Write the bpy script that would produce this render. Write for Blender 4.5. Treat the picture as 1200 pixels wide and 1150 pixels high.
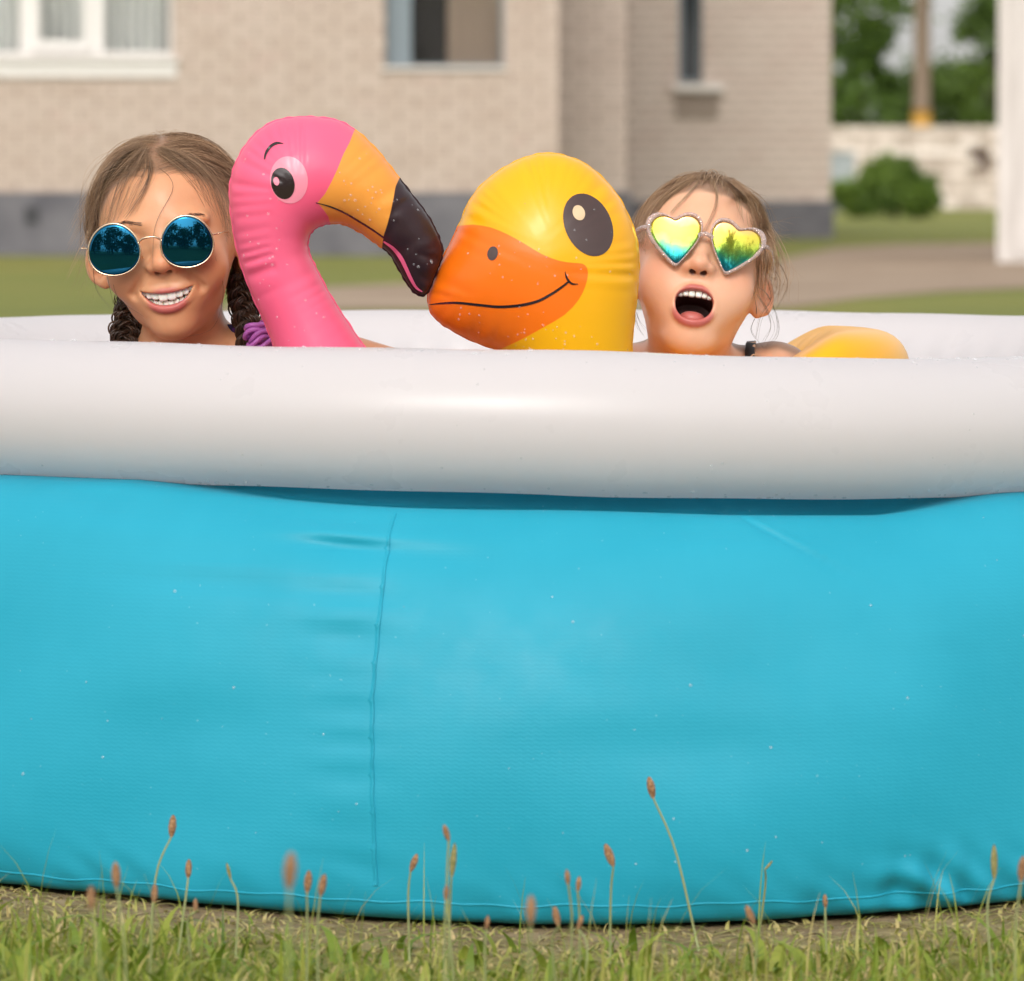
import bpy, bmesh, math, random
import numpy as np
from mathutils import Vector, Matrix, Euler

# ------------------------------------------------------------------ clear
for _o in list(bpy.data.objects):
    bpy.data.objects.remove(_o, do_unlink=True)
scene = bpy.context.scene
COL = scene.collection
rng = np.random.default_rng(7)
random.seed(7)
PI = math.pi

# ------------------------------------------------------------------ camera
FPX = 6700.0                      # focal length in photo pixels (1200 wide)
CAM = np.array([0.0, -6.05, 0.665])
TILT = math.atan((575 - 205) / FPX)
cam_d = bpy.data.cameras.new('camera')
cam_d.sensor_fit = 'HORIZONTAL'
cam_d.sensor_width = 36.0
cam_d.lens = FPX / 1200 * 36.0
cam_d.clip_start = 0.1
cam_d.clip_end = 3000
cam_d.dof.use_dof = True
cam_d.dof.focus_distance = 5.68
cam_d.dof.aperture_fstop = cam_d.lens / 16.5
cam = bpy.data.objects.new('camera', cam_d)
cam.location = CAM
cam.rotation_euler = (PI / 2 - TILT, 0, 0)
COL.objects.link(cam)
scene.camera = cam

def ray(px, py):
    """direction of a photo pixel, scaled so that its y component is 1"""
    a = (575 - py) / FPX
    cz, sz = math.cos(TILT), math.sin(TILT)
    dx = (px - 600) / FPX
    dy = cz + a * sz
    dz = -sz + a * cz
    return np.array([dx / dy, 1.0, dz / dy])

def W(px, py, y):
    """world point of a photo pixel on the upright plane at depth y"""
    return CAM + ray(px, py) * (y - CAM[1])

# ------------------------------------------------------------------ world, sun, exposure
SUN_EL, SUN_AZ = math.radians(34), math.radians(187)      # azimuth clockwise from +Y (behind the camera, a little left)
world = bpy.data.worlds.new('World')
scene.world = world
world.use_nodes = True
nt = world.node_tree
nt.nodes.clear()
w_out = nt.nodes.new('ShaderNodeOutputWorld')
w_bg = nt.nodes.new('ShaderNodeBackground')
w_hsv = nt.nodes.new('ShaderNodeHueSaturation')
w_sky = nt.nodes.new('ShaderNodeTexSky')
w_sky.sky_type = 'NISHITA'
w_sky.sun_disc = False
w_sky.sun_elevation = SUN_EL
w_sky.sun_rotation = SUN_AZ
w_sky.dust_density = 4.0
w_sky.air_density = 1.0
w_hsv.inputs['Saturation'].default_value = 0.22
w_bg.inputs['Strength'].default_value = 0.15
w_add = nt.nodes.new('ShaderNodeMix'); w_add.data_type = 'RGBA'; w_add.blend_type = 'ADD'
w_add.inputs['Factor'].default_value = 1.0
w_add.inputs[7].default_value = (2.9, 2.83, 2.76, 1)          # even veil of thin cloud over the clear sky
nt.links.new(w_sky.outputs[0], w_hsv.inputs['Color'])
nt.links.new(w_hsv.outputs[0], w_add.inputs[6])
nt.links.new(w_add.outputs[2], w_bg.inputs[0])
nt.links.new(w_bg.outputs[0], w_out.inputs[0])
sun_d = bpy.data.lights.new('sun', 'SUN')
sun_d.energy = 0.85
sun_d.angle = math.radians(14)
sun_d.color = (1.0, 0.94, 0.86)
sun = bpy.data.objects.new('sun', sun_d)
_sd = Vector((math.sin(SUN_AZ) * math.cos(SUN_EL), math.cos(SUN_AZ) * math.cos(SUN_EL), math.sin(SUN_EL)))
sun.rotation_euler = _sd.to_track_quat('Z', 'Y').to_euler()
sun.location = (0, 0, 20)
COL.objects.link(sun)
vs = scene.view_settings
vs.view_transform = 'Standard'
vs.look = 'None'
vs.exposure = 0.02
vs.gamma = 1.0
vs.use_curve_mapping = False
scene.cycles.max_bounces = 8
scene.cycles.transparent_max_bounces = 12

# ------------------------------------------------------------------ helpers: tags, meshes
def tag(o, label=None, cat=None, group=None, kind=None):
    if label: o['label'] = label
    if cat: o['category'] = cat
    if group: o['group'] = group
    if kind: o['kind'] = kind
    return o

def empty(name, loc=(0, 0, 0), label=None, cat=None, group=None):
    o = bpy.data.objects.new(name, None)
    o.empty_display_size = 0.05
    o.location = loc
    COL.objects.link(o)
    return tag(o, label, cat, group)

def link(name, me, mat=None, parent=None):
    if mat is not None and len(me.materials) == 0:
        me.materials.append(mat)
    o = bpy.data.objects.new(name, me)
    COL.objects.link(o)
    if parent is not None:
        o.parent = parent
        # vertices are given in world space: undo the parent's placing
        m = parent_matrix(parent)
        o.matrix_parent_inverse = m.inverted()
    return o

def parent_matrix(o):
    m = Matrix.LocRotScale(o.location, o.rotation_euler, o.scale)
    if o.parent is not None:
        m = parent_matrix(o.parent) @ o.matrix_parent_inverse @ m
    return m

def mesh_np(name, V, F, smooth=True):
    """V (n,3); F (m,3) or (m,4) int array or a list of faces"""
    me = bpy.data.meshes.new(name)
    V = np.asarray(V, dtype=np.float32)
    if isinstance(F, np.ndarray):
        n, k = F.shape
        me.vertices.add(len(V)); me.vertices.foreach_set('co', V.ravel())
        me.loops.add(n * k); me.loops.foreach_set('vertex_index', F.astype(np.int32).ravel())
        me.polygons.add(n)
        me.polygons.foreach_set('loop_start', np.arange(0, n * k, k, dtype=np.int32))
        me.polygons.foreach_set('loop_total', np.full(n, k, dtype=np.int32))
        me.update(calc_edges=True)
        me.validate()
    else:
        me.from_pydata([tuple(map(float, v)) for v in V], [], [tuple(f) for f in F])
    me.polygons.foreach_set('use_smooth', np.full(len(me.polygons), smooth))
    me.update()
    return me

class MB:
    """collects shapes into one mesh"""
    def __init__(s): s.v, s.f, s.n = [], [], 0
    def add(s, V, F):
        s.v.append(np.asarray(V, dtype=float)); s.f += [tuple(int(i) + s.n for i in f) for f in F]; s.n += len(V)
    def box(s, x0, x1, y0, y1, z0, z1):
        V = [(x, y, z) for z in (z0, z1) for y in (y0, y1) for x in (x0, x1)]
        s.add(V, [(0, 2, 3, 1), (4, 5, 7, 6), (0, 1, 5, 4), (2, 6, 7, 3), (0, 4, 6, 2), (1, 3, 7, 5)])
    def tube(s, P, R, seg=8, cap=True):
        P = np.asarray(P, float); n = len(P)
        R = np.full(n, R) if np.isscalar(R) else np.asarray(R, float)
        T = np.gradient(P, axis=0); T /= np.linalg.norm(T, axis=1)[:, None] + 1e-12
        up = np.array([0.31, 0.17, 0.93]) if abs(T[0] @ np.array([0.31, 0.17, 0.93])) < .9 else np.array([1., 0, 0])
        V = []
        for i in range(n):
            a = np.cross(T[i], up); a /= np.linalg.norm(a); b = np.cross(T[i], a); up = np.cross(a, T[i])
            for k in range(seg):
                t = 2 * PI * k / seg
                V.append(P[i] + R[i] * (math.cos(t) * a + math.sin(t) * b))
        F = [(i * seg + k, i * seg + (k + 1) % seg, (i + 1) * seg + (k + 1) % seg, (i + 1) * seg + k) for i in range(n - 1) for k in range(seg)]
        if cap:
            F += [tuple(range(seg)), tuple((n - 1) * seg + k for k in reversed(range(seg)))]
        s.add(V, F)
    def build(s, name, mat, parent=None, smooth=True):
        return link(name, mesh_np(name, np.concatenate(s.v), s.f, smooth), mat, parent)

def smooth_path(P, n):
    """Catmull-Rom through P, n points"""
    P = np.asarray(P, float)
    Q = np.vstack([2 * P[0] - P[1], P, 2 * P[-1] - P[-2]])
    t = np.linspace(0, len(P) - 1 - 1e-9, n); i = t.astype(int); f = (t - i)[:, None]
    a, b, c, d = Q[i], Q[i + 1], Q[i + 2], Q[i + 3]
    return .5 * (2 * b + (c - a) * f + (2 * a - 5 * b + 4 * c - d) * f ** 2 + (3 * b - a - 3 * c + d) * f ** 3)

def smoothstep(a, b, x):
    t = np.clip((x - a) / (b - a), 0, 1)
    return t * t * (3 - 2 * t)

def fattr(me, name, arr):
    a = me.attributes.new(name, 'FLOAT', 'POINT')
    a.data.foreach_set('value', np.asarray(arr, np.float32))

def vnoise(P, freq, seed=0):
    """cheap smooth noise, about -1..1, from sums of sines"""
    r = np.random.default_rng(seed)
    out = 0
    for _ in range(6):
        k = r.normal(size=3); k = k / np.linalg.norm(k) * freq * r.uniform(.6, 1.6)
        out = out + np.sin(P @ k + r.uniform(0, 6.28))
    return out / 3.0

# ------------------------------------------------------------------ helpers: materials
def mat(name, color=(.5, .5, .5), rough=.6, **kw):
    m = bpy.data.materials.new(name); m.use_nodes = True
    b = m.node_tree.nodes['Principled BSDF']
    b.inputs['Base Color'].default_value = (*color, 1)
    b.inputs['Roughness'].default_value = rough
    for k, v in kw.items():
        b.inputs[k.replace('_', ' ')].default_value = v
    return m

class NT:
    """small shorthand for node trees"""
    def __init__(s, m): s.m = m; s.t = m.node_tree; s.b = s.t.nodes['Principled BSDF']
    def n(s, typ, **props):
        nd = s.t.nodes.new('ShaderNode' + typ)
        for k, v in props.items():
            if k.startswith('i_'): nd.inputs[k[2:].replace('_', ' ')].default_value = v
            else: setattr(nd, k, v)
        return nd
    def l(s, a, b): s.t.links.new(a, b)
    def coord(s, what='Object', scale=(1, 1, 1)):
        c = s.n('TexCoord'); mp = s.n('Mapping'); mp.inputs['Scale'].default_value = scale
        s.l(c.outputs[what], mp.inputs[0]); return mp.outputs[0]
    def noise(s, vec, scale, detail=3, rough=.5, dist=0):
        nd = s.n('TexNoise'); nd.inputs['Scale'].default_value = scale; nd.inputs['Detail'].default_value = detail
        nd.inputs['Roughness'].default_value = rough; nd.inputs['Distortion'].default_value = dist
        s.l(vec, nd.inputs['Vector']); return nd.outputs['Fac']
    def ramp(s, fac, stops, interp='LINEAR'):
        nd = s.n('ValToRGB'); nd.color_ramp.interpolation = interp
        e = nd.color_ramp.elements
        while len(e) < len(stops): e.new(.5)
        for k, (p, c) in enumerate(stops):
            e[k].position = p; e[k].color = (*c, 1) if len(c) == 3 else c
        s.l(fac, nd.inputs[0]); return nd.outputs[0]
    def mix(s, fac, a, b, blend='MIX'):
        nd = s.n('Mix', data_type='RGBA', blend_type=blend)
        for sock, v in ((nd.inputs['Factor'], fac), (nd.inputs[6], a), (nd.inputs[7], b)):
            if hasattr(v, 'links'): s.l(v, sock)
            elif isinstance(v, (tuple, list)): sock.default_value = (*v, 1)[:4]
            else: sock.default_value = v
        return nd.outputs[2]
    def math(s, op, a, b=None, clamp=False):
        nd = s.n('Math', operation=op, use_clamp=clamp)
        for k, v in ((0, a), (1, b)):
            if v is None: continue
            if hasattr(v, 'links'): s.l(v, nd.inputs[k])
            else: nd.inputs[k].default_value = v
        return nd.outputs[0]
    def maprange(s, v, a, b, c=0., d=1.):
        nd = s.n('MapRange'); s.l(v, nd.inputs[0])
        for k, x in enumerate((a, b, c, d)): nd.inputs[k + 1].default_value = x
        return nd.outputs[0]
    def attr(s, name):
        return s.n('Attribute', attribute_name=name).outputs['Fac']
    def color(s, sock): s.l(sock, s.b.inputs['Base Color'])
    def bump(s, h, strength=.3, dist=.001):
        nd = s.n('Bump'); nd.inputs['Strength'].default_value = strength; nd.inputs['Distance'].default_value = dist
        s.l(h, nd.inputs['Height']); s.l(nd.outputs[0], s.b.inputs['Normal']); return nd

# ------------------------------------------------------------------ helpers: implicit surfaces
def axis(parts):
    """grid lines with uneven spacing: [(start, end, step), ...]"""
    out = []
    for a, b, h in parts:
        n = max(1, int(round((b - a) / h)))
        out.append(np.linspace(a, b, n, endpoint=False))
    out.append([parts[-1][1]])
    return np.concatenate(out)

def surface_nets(f, X, Y, Z, project=3, B=6, slack=1.25):
    """mesh of f = 0 (f < 0 inside); only blocks near the surface are sampled"""
    pad = lambda A: np.concatenate([A, A[-1] + (A[-1] - A[-2]) * np.arange(1, B + 1 - (len(A) - 1) % B if (len(A) - 1) % B else 1)])
    X, Y, Z = pad(X), pad(Y), pad(Z)
    nx, ny, nz = len(X), len(Y), len(Z)
    bx, by, bz = (nx - 1) // B, (ny - 1) // B, (nz - 1) // B
    cx = .5 * (X[:-1:B] + X[B::B]); cy = .5 * (Y[:-1:B] + Y[B::B]); cz = .5 * (Z[:-1:B] + Z[B::B])
    hx = .5 * (X[B::B] - X[:-1:B]); hy = .5 * (Y[B::B] - Y[:-1:B]); hz = .5 * (Z[B::B] - Z[:-1:B])
    GX, GY, GZ = np.meshgrid(cx, cy, cz, indexing='ij')
    HX, HY, HZ = np.meshgrid(hx, hy, hz, indexing='ij')
    C = np.stack([GX.ravel(), GY.ravel(), GZ.ravel()], 1)
    half = np.sqrt(HX ** 2 + HY ** 2 + HZ ** 2).ravel()
    d = f(C)
    act = np.abs(d) < slack * half + .002
    D = np.empty((nx, ny, nz), np.float32)
    sgn = np.sign(d).reshape(bx, by, bz) * 1.0
    D[:-1, :-1, :-1] = np.repeat(np.repeat(np.repeat(sgn, B, 0), B, 1), B, 2)
    D[-1] = 1; D[:, -1] = 1; D[:, :, -1] = 1
    idx = np.argwhere(act.reshape(bx, by, bz))
    o = np.arange(B + 1)
    step = 4000
    for s in range(0, len(idx), step):
        q = idx[s:s + step] * B
        I = (q[:, 0, None, None, None] + o[None, :, None, None]) + 0 * o[None, None, :, None] + 0 * o[None, None, None, :]
        J = (q[:, 1, None, None, None] + o[None, None, :, None]) + 0 * I
        K = (q[:, 2, None, None, None] + o[None, None, None, :]) + 0 * I
        P = np.stack([X[I.ravel()], Y[J.ravel()], Z[K.ravel()]], 1)
        D[I.ravel(), J.ravel(), K.ravel()] = f(P)
    S = D < 0
    c = np.zeros((nx - 1, ny - 1, nz - 1), np.int8)
    for a in (0, 1):
        for b in (0, 1):
            for e in (0, 1):
                c += S[a:nx - 1 + a, b:ny - 1 + b, e:nz - 1 + e]
    cell = (c > 0) & (c < 8)
    ci = np.argwhere(cell)
    vid = np.full(cell.shape, -1, np.int64); vid[cell] = np.arange(len(ci))
    acc = np.zeros((len(ci), 3)); cnt = np.zeros(len(ci))
    i, j, k = ci.T
    corners = [(a, b, e) for a in (0, 1) for b in (0, 1) for e in (0, 1)]
    val = {q: D[i + q[0], j + q[1], k + q[2]] for q in corners}
    pos = {q: np.stack([X[i + q[0]], Y[j + q[1]], Z[k + q[2]]], 1) for q in corners}
    for p in corners:
        for ax in range(3):
            if p[ax]: continue
            q = list(p); q[ax] = 1; q = tuple(q)
            m = (val[p] < 0) != (val[q] < 0)
            t = np.where(m, val[p] / np.where(m, val[p] - val[q], 1), 0)[:, None]
            acc += np.where(m[:, None], pos[p] + t * (pos[q] - pos[p]), 0); cnt += m
    V = acc / cnt[:, None]
    cellsz = np.stack([X[i + 1] - X[i], Y[j + 1] - Y[j], Z[k + 1] - Z[k]], 1).min(1)
    for _ in range(project):
        h = 3e-4
        d0 = f(V)
        g = np.stack([f(V + h * np.eye(3)[a]) - d0 for a in range(3)], 1) / h
        n2 = (g ** 2).sum(1)
        mv = (d0 / np.maximum(n2, 1e-3))[:, None] * g
        ln = np.linalg.norm(mv, axis=1) + 1e-12
        V = V - mv * np.minimum(1, .5 * cellsz / ln)[:, None]
    F = []
    def quads(m, a, b, e, ax):
        p = np.argwhere(m)
        return p
    # edges along x
    m = S[:-1, 1:-1, 1:-1] != S[1:, 1:-1, 1:-1]
    p = np.argwhere(m); a, b, e = p[:, 0], p[:, 1] + 1, p[:, 2] + 1
    q = np.stack([vid[a, b - 1, e - 1], vid[a, b, e - 1], vid[a, b, e], vid[a, b - 1, e]], 1)
    fl = ~S[a, b, e]; q[fl] = q[fl][:, ::-1]; F.append(q)
    m = S[1:-1, :-1, 1:-1] != S[1:-1, 1:, 1:-1]
    p = np.argwhere(m); a, b, e = p[:, 0] + 1, p[:, 1], p[:, 2] + 1
    q = np.stack([vid[a - 1, b, e - 1], vid[a - 1, b, e], vid[a, b, e], vid[a, b, e - 1]], 1)
    fl = ~S[a, b, e]; q[fl] = q[fl][:, ::-1]; F.append(q)
    m = S[1:-1, 1:-1, :-1] != S[1:-1, 1:-1, 1:]
    p = np.argwhere(m); a, b, e = p[:, 0] + 1, p[:, 1] + 1, p[:, 2]
    q = np.stack([vid[a - 1, b - 1, e], vid[a, b - 1, e], vid[a, b, e], vid[a - 1, b, e]], 1)
    fl = ~S[a, b, e]; q[fl] = q[fl][:, ::-1]; F.append(q)
    F = np.concatenate(F)
    F = F[(F >= 0).all(1)]
    return V, F

def smin(a, b, k):
    h = np.maximum(k - np.abs(a - b), 0) / k
    return np.minimum(a, b) - h * h * k * .25
def smax(a, b, k): return -smin(-a, -b, k)
def ell(P, c, r):
    q = P - np.asarray(c, float); r = np.asarray(r, float)
    k0 = np.sqrt(((q / r) ** 2).sum(1)); k1 = np.sqrt(((q / (r * r)) ** 2).sum(1)) + 1e-9
    return k0 * (k0 - 1) / k1
def cap(P, a, b, ra, rb=None):
    rb = ra if rb is None else rb
    a = np.asarray(a, float); b = np.asarray(b, float); ab = b - a
    t = np.clip(((P - a) @ ab) / (ab @ ab), 0, 1)
    return np.linalg.norm(P - a - t[:, None] * ab, axis=1) - (ra + (rb - ra) * t)
def polyline_d(P, C, R):
    """distance to a tube along polyline C with radii R"""
    d = None
    for i in range(len(C) - 1):
        e = cap(P, C[i], C[i + 1], R[i], R[i + 1])
        d = e if d is None else np.minimum(d, e)
    return d

def seg_dist2(P, A, B):
    ab = B - A; t = np.clip(((P - A) @ ab) / (ab @ ab + 1e-12), 0, 1)
    return np.linalg.norm(P - A - t[:, None] * ab, axis=1)
def poly_sd(P, Q):
    """signed distance (negative inside) of 2-D points to polygon Q; also arc length of the nearest point"""
    d = np.full(len(P), 1e9); s = np.zeros(len(P)); ins = np.zeros(len(P), bool); L = 0
    for i in range(len(Q)):
        A, B = Q[i], Q[(i + 1) % len(Q)]
        ab = B - A; ln = np.linalg.norm(ab)
        t = np.clip(((P - A) @ ab) / (ln * ln + 1e-12), 0, 1)
        e = np.linalg.norm(P - A - t[:, None] * ab, axis=1)
        m = e < d; d[m] = e[m]; s[m] = L + t[m] * ln; L += ln
        c = ((A[1] > P[:, 1]) != (B[1] > P[:, 1])) & (P[:, 0] < (B[0] - A[0]) * (P[:, 1] - A[1]) / (B[1] - A[1] + 1e-12) + A[0])
        ins ^= c
    return np.where(ins, -d, d), s

def strands(name, paths, radii, m, parent=None, taper=True):
    """hair: every path (N,M,3) becomes a three-sided tapering fibre, all in one mesh"""
    P = np.asarray(paths, float); N, M, _ = P.shape
    T = np.gradient(P, axis=1); T /= np.linalg.norm(T, axis=2)[..., None] + 1e-12
    ref = np.broadcast_to(np.array([0.2, -0.9, 0.37]), T.shape)
    a = np.cross(T, ref); a /= np.linalg.norm(a, axis=2)[..., None] + 1e-9
    b = np.cross(T, a)
    R = np.broadcast_to(np.asarray(radii, float).reshape(-1, 1), (N, M)).copy()
    R *= np.clip(.25 + np.linspace(0, 4, M), 0, 1)[None, :]
    if taper: R *= np.linspace(1, .25, M)[None, :] ** .8
    V = np.stack([P + R[..., None] * (math.cos(t) * a + math.sin(t) * b) for t in (0, 2.094, 4.189)], 2)
    V = V.reshape(-1, 3)
    base = (np.arange(N)[:, None, None] * M + np.arange(M - 1)[None, :, None]) * 3
    k = np.arange(3)[None, None, :]; k2 = (k + 1) % 3
    F = np.stack([base + k, base + k2, base + 3 + k2, base + 3 + k], -1).reshape(-1, 4)
    me = mesh_np(name, V, F)
    tone_ = np.clip(.5 * rng.uniform(0, 1, N) + .5 * (.5 + .5 * vnoise(P[:, M // 2], 260, 4)), 0, 1)
    fattr(me, 'tone', np.repeat(tone_, M * 3))
    o = link(name, me, m, parent)
    if name == 'hair': o['kind'] = 'stuff'
    return o

# ================================================================== THE SETTING
def G(px, py):
    r = ray(px, py); t = -CAM[2] / r[2]
    return CAM + r * t

# ---- ground: one sheet to the horizon
m_ground = mat('lawn_soil', rough=.95)
n = NT(m_ground); co = n.coord('Object')
big = n.noise(co, .35, 4, .6); fine = n.noise(co, 22, 5, .65); tiny = n.noise(co, 160, 3, .7)
lawn = n.ramp(big, [(.3, (.11, .165, .012)), (.55, (.19, .225, .020)), (.75, (.30, .24, .045))])
soil = n.ramp(fine, [(.3, (.15, .095, .045)), (.5, (.30, .20, .105)), (.7, (.44, .32, .18))])
geo = n.n('NewGeometry'); sep = n.n('SeparateXYZ'); n.l(geo.outputs['Position'], sep.inputs[0])
# worn soil close round the pool
px_ = n.math('MULTIPLY', sep.outputs[0], sep.outputs[0]); py_ = n.math('MULTIPLY', sep.outputs[1], sep.outputs[1])
rad = n.math('SQRT', n.math('ADD', px_, py_))
near = n.maprange(n.math('ADD', rad, n.math('MULTIPLY', n.noise(co, 9, 4), .35)), 1.15, 1.45, 1, 0)
n.color(n.mix(near, n.mix(n.math('MULTIPLY', fine, .35), lawn, soil), soil))
n.bump(n.math('ADD', fine, tiny), .8, .012)
def gz(x, y):
    """the lawn dips a little in front of the pool and rises to its left"""
    fall = np.exp(-((np.asarray(y) + 1.1) / .9) ** 2)
    return fall * (.010 * smoothstep(.05, -.5, x) - .012 * np.exp(-((np.asarray(x) - .08) / .38) ** 2) + .003 * smoothstep(.3, .7, x) - .006 * smoothstep(.9, 1.5, np.abs(x)))
S = 1400
gx_ = np.concatenate([[-S, -200, -40, -10], np.linspace(-3, 3, 61), [10, 40, 200, S]]); gy_ = np.concatenate([[-60, -20, -8], np.linspace(-4, 1, 51), [4, 12, 40, 120, 400, 2 * S]])
XX, YY = np.meshgrid(gx_, gy_, indexing='ij'); ZZ = gz(XX, YY)
I = np.arange(len(gx_) - 1)[:, None]; J = np.arange(len(gy_) - 1)[None, :]; k_ = len(gy_)
me = mesh_np('ground', np.stack([XX, YY, ZZ], -1).reshape(-1, 3), np.stack([I * k_ + J, (I + 1) * k_ + J, (I + 1) * k_ + J + 1, I * k_ + J + 1], -1).reshape(-1, 4))
tag(link('ground', me, m_ground), kind='structure')

# ---- trodden earth path in front of the house
m_path = mat('path_earth', rough=.95)
n = NT(m_path); co = n.coord('Object')
n.color(n.ramp(n.noise(co, .9, 6, .7), [(.3, (.21, .145, .095)), (.5, (.31, .225, .155)), (.72, (.40, .31, .22))]))
n.bump(n.noise(co, 30, 4), .6, .02)
near_e = [(250, 374), (400, 364), (600, 362), (800, 362), (930, 361), (1010, 350), (1100, 343), (1250, 336), (1700, 326)]
far_e = [(1700, 283), (1165, 285), (1050, 287), (980, 291), (930, 301), (860, 317), (700, 326), (480, 333), (385, 337), (270, 356)]
P = [G(*q) for q in near_e + far_e]
bm = bmesh.new()
vs_ = [bm.verts.new((p[0], p[1], .004)) for p in P]
f = bm.faces.new(vs_); bmesh.ops.triangulate(bm, faces=[f])
bmesh.ops.recalc_face_normals(bm, faces=bm.faces)
me = bpy.data.meshes.new('path'); bm.to_mesh(me); bm.free()
tag(link('path', me, m_path), kind='structure')

# ================================================================== BRICK HOUSE (left wing close, right wing set back)
def box_mesh(name, sx, sy, sz, bev=.004):
    bm = bmesh.new(); bmesh.ops.create_cube(bm, size=1)
    for v in bm.verts: v.co = Vector((v.co.x * sx, v.co.y * sy, v.co.z * sz))
    if bev: bmesh.ops.bevel(bm, geom=list(bm.edges), offset=bev, segments=1, affect='EDGES')
    me = bpy.data.meshes.new(name); bm.to_mesh(me); bm.free(); return me

m_brick = mat('silicate_brick', rough=.9)
n = NT(m_brick)
oi = n.n('ObjectInfo'); geo = n.n('NewGeometry'); mp = n.n('Mapping'); n.l(geo.outputs['Position'], mp.inputs[0])
mp.inputs['Scale'].default_value = (3.8, .1, 10.2)
wn = n.n('TexWhiteNoise', noise_dimensions='3D')
sn = n.n('VectorMath', operation='SNAP'); sn.inputs[1].default_value = (1, 1, 1); n.l(mp.outputs[0], sn.inputs[0]); n.l(sn.outputs[0], wn.inputs[0])
v = n.math('MULTIPLY', n.math('ADD', wn.outputs[0], oi.outputs['Random']), .5)
c1 = n.ramp(v, [(.1, (.45, .36, .30)), (.45, (.485, .395, .335)), (.75, (.51, .42, .36)), (1, (.47, .365, .31))])
st = n.noise(geo.outputs['Position'], 2.2, 4, .65)
n.color(n.mix(n.maprange(st, .35, .75, 0, .08), c1, (.44, .36, .28)))
n.bump(n.noise(geo.outputs['Position'], 60, 3), .5, .004)
m_mortar = mat('mortar', (.28, .225, .185), .95)
m_plinth = mat('plinth_render', rough=.9)
n = NT(m_plinth); n.color(n.ramp(n.noise(n.coord('Object'), 3, 5, .65), [(.3, (.095, .092, .105)), (.7, (.17, .163, .175))]))
m_white = mat('white_paint', (.66, .635, .61), .5)
m_sill = mat('sill_metal', (.70, .66, .62), .45)
m_glass = mat('window_glass', (.04, .045, .05), .04, IOR=1.5)
m_glass.node_tree.nodes['Principled BSDF'].inputs['Transmission Weight'].default_value = .0
m_pane = mat('clear_pane', (.92, .95, .95), .02, Transmission_Weight=1.0, IOR=1.05)
m_curtain = mat('curtain_cloth', rough=.9)
n = NT(m_curtain); wv = n.n('TexWave'); wv.inputs['Scale'].default_value = 4; wv.inputs['Distortion'].default_value = 1.5
n.l(n.coord('Object'), wv.inputs[0]); n.color(n.ramp(wv.outputs['Fac'], [(0, (.34, .33, .31)), (1, (.58, .56, .53))]))
m_curtain_b = mat('brown_curtain', (.26, .19, .145), .9)
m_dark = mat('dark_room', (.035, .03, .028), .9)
m_bluegrey = mat('blue_grey_sash', (.17, .21, .235), .5)
m_roof = mat('roof_sheet', (.20, .11, .09), .7)
m_iron = mat('vent_iron', (.03, .03, .035), .6)

HY = 41.0                                     # front of the left wing
HY2 = 53.6                                    # front of the right wing
sH = FPX / (HY - CAM[1]); sH2 = FPX / (HY2 - CAM[1])
hx = lambda px: (px - 600) / sH
hz = lambda py: W(600, py, HY)[2]
hx2 = lambda px: (px - 600) / sH2
hz2 = lambda py: W(600, py, HY2)[2]

house = empty('brick_house', (hx(300), HY, 0), 'pale silicate brick house with grey plinth and white framed window', 'house')
PL = hz(226)                                  # plinth top
XL, XR, TOP = -16.0, hx(655), 6.4
# window openings of the front wall (x0, x1, z0, z1)
W1 = (hx(-92), hx(203), hz(66), hz(66) + 1.45)
W2 = (hx(452), hx(590), hz(78), hz(78) + 1.45)
W3 = (hx(-760), hx(-470), hz(66), hz(66) + 1.45)
W5 = (hx(-1420), hx(-1130), hz(66), hz(66) + 1.45)
BH, BL = .098, .262                           # brick pitch

def wall_with_holes(name, x0, x1, z0, z1, yf, th, holes, m, parent):
    """wall slab cut into boxes round its openings"""
    b = MB(); xs = sorted({x0, x1, *[h[0] for h in holes], *[h[1] for h in holes]})
    for a, c in zip(xs[:-1], xs[1:]):
        hs = sorted([h for h in holes if h[0] <= a + 1e-6 and h[1] >= c - 1e-6], key=lambda h: h[2])
        z = z0
        for h in hs:
            if h[2] > z: b.box(a, c, yf, yf + th, z, h[2])
            z = h[3]
        if z < z1: b.box(a, c, yf, yf + th, z, z1)
    return b.build(name, m, parent, False)

brick_me = box_mesh('brick', BL - .012, .03, BH - .012, .004); brick_me.materials.append(m_brick)
def lay_bricks(wall, x0, x1, z0, z1, yf, holes, single_if, proud=.012):
    """running bond; bricks in view are objects of their own, the rest one mesh"""
    rest = MB(); k = 0; count = 0
    z = z0
    while z + BH <= z1 + .02:
        x = x1 + (.5 * BL if k % 2 else 0)
        while x > x0:
            a, c = max(x - BL, x0), min(x, x1)
            parts = [(a, c)]
            for h in holes:
                if h[2] < z + BH * .7 and h[3] > z + BH * .3:
                    q = []
                    for (s, e) in parts:
                        if e <= h[0] or s >= h[1]: q.append((s, e))
                        else:
                            if s < h[0]: q.append((s, h[0]))
                            if e > h[1]: q.append((h[1], e))
                    parts = q
            for (s, e) in parts:
                if e - s < .03: continue
                cx, cz = (s + e) / 2, z + BH / 2
                jit = rng.uniform(-.003, .003)
                if single_if(cx, cz) and count < 300:
                    o = bpy.data.objects.new('brick', brick_me); COL.objects.link(o)
                    o.parent = wall; o.matrix_parent_inverse = parent_matrix(wall).inverted()
                    o.location = (cx, yf - proud + .015 + jit, cz); o.scale = ((e - s) / BL, 1, 1); count += 1
                else:
                    rest.box(s + .006, e - .006, yf - proud + jit, yf + .01, z + .006, z + BH - .006)
            x -= BL
        z += BH; k += 1
    if rest.n:
        o = rest.build('brick', m_brick, wall, False); o['kind'] = 'stuff'
    return count

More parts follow.
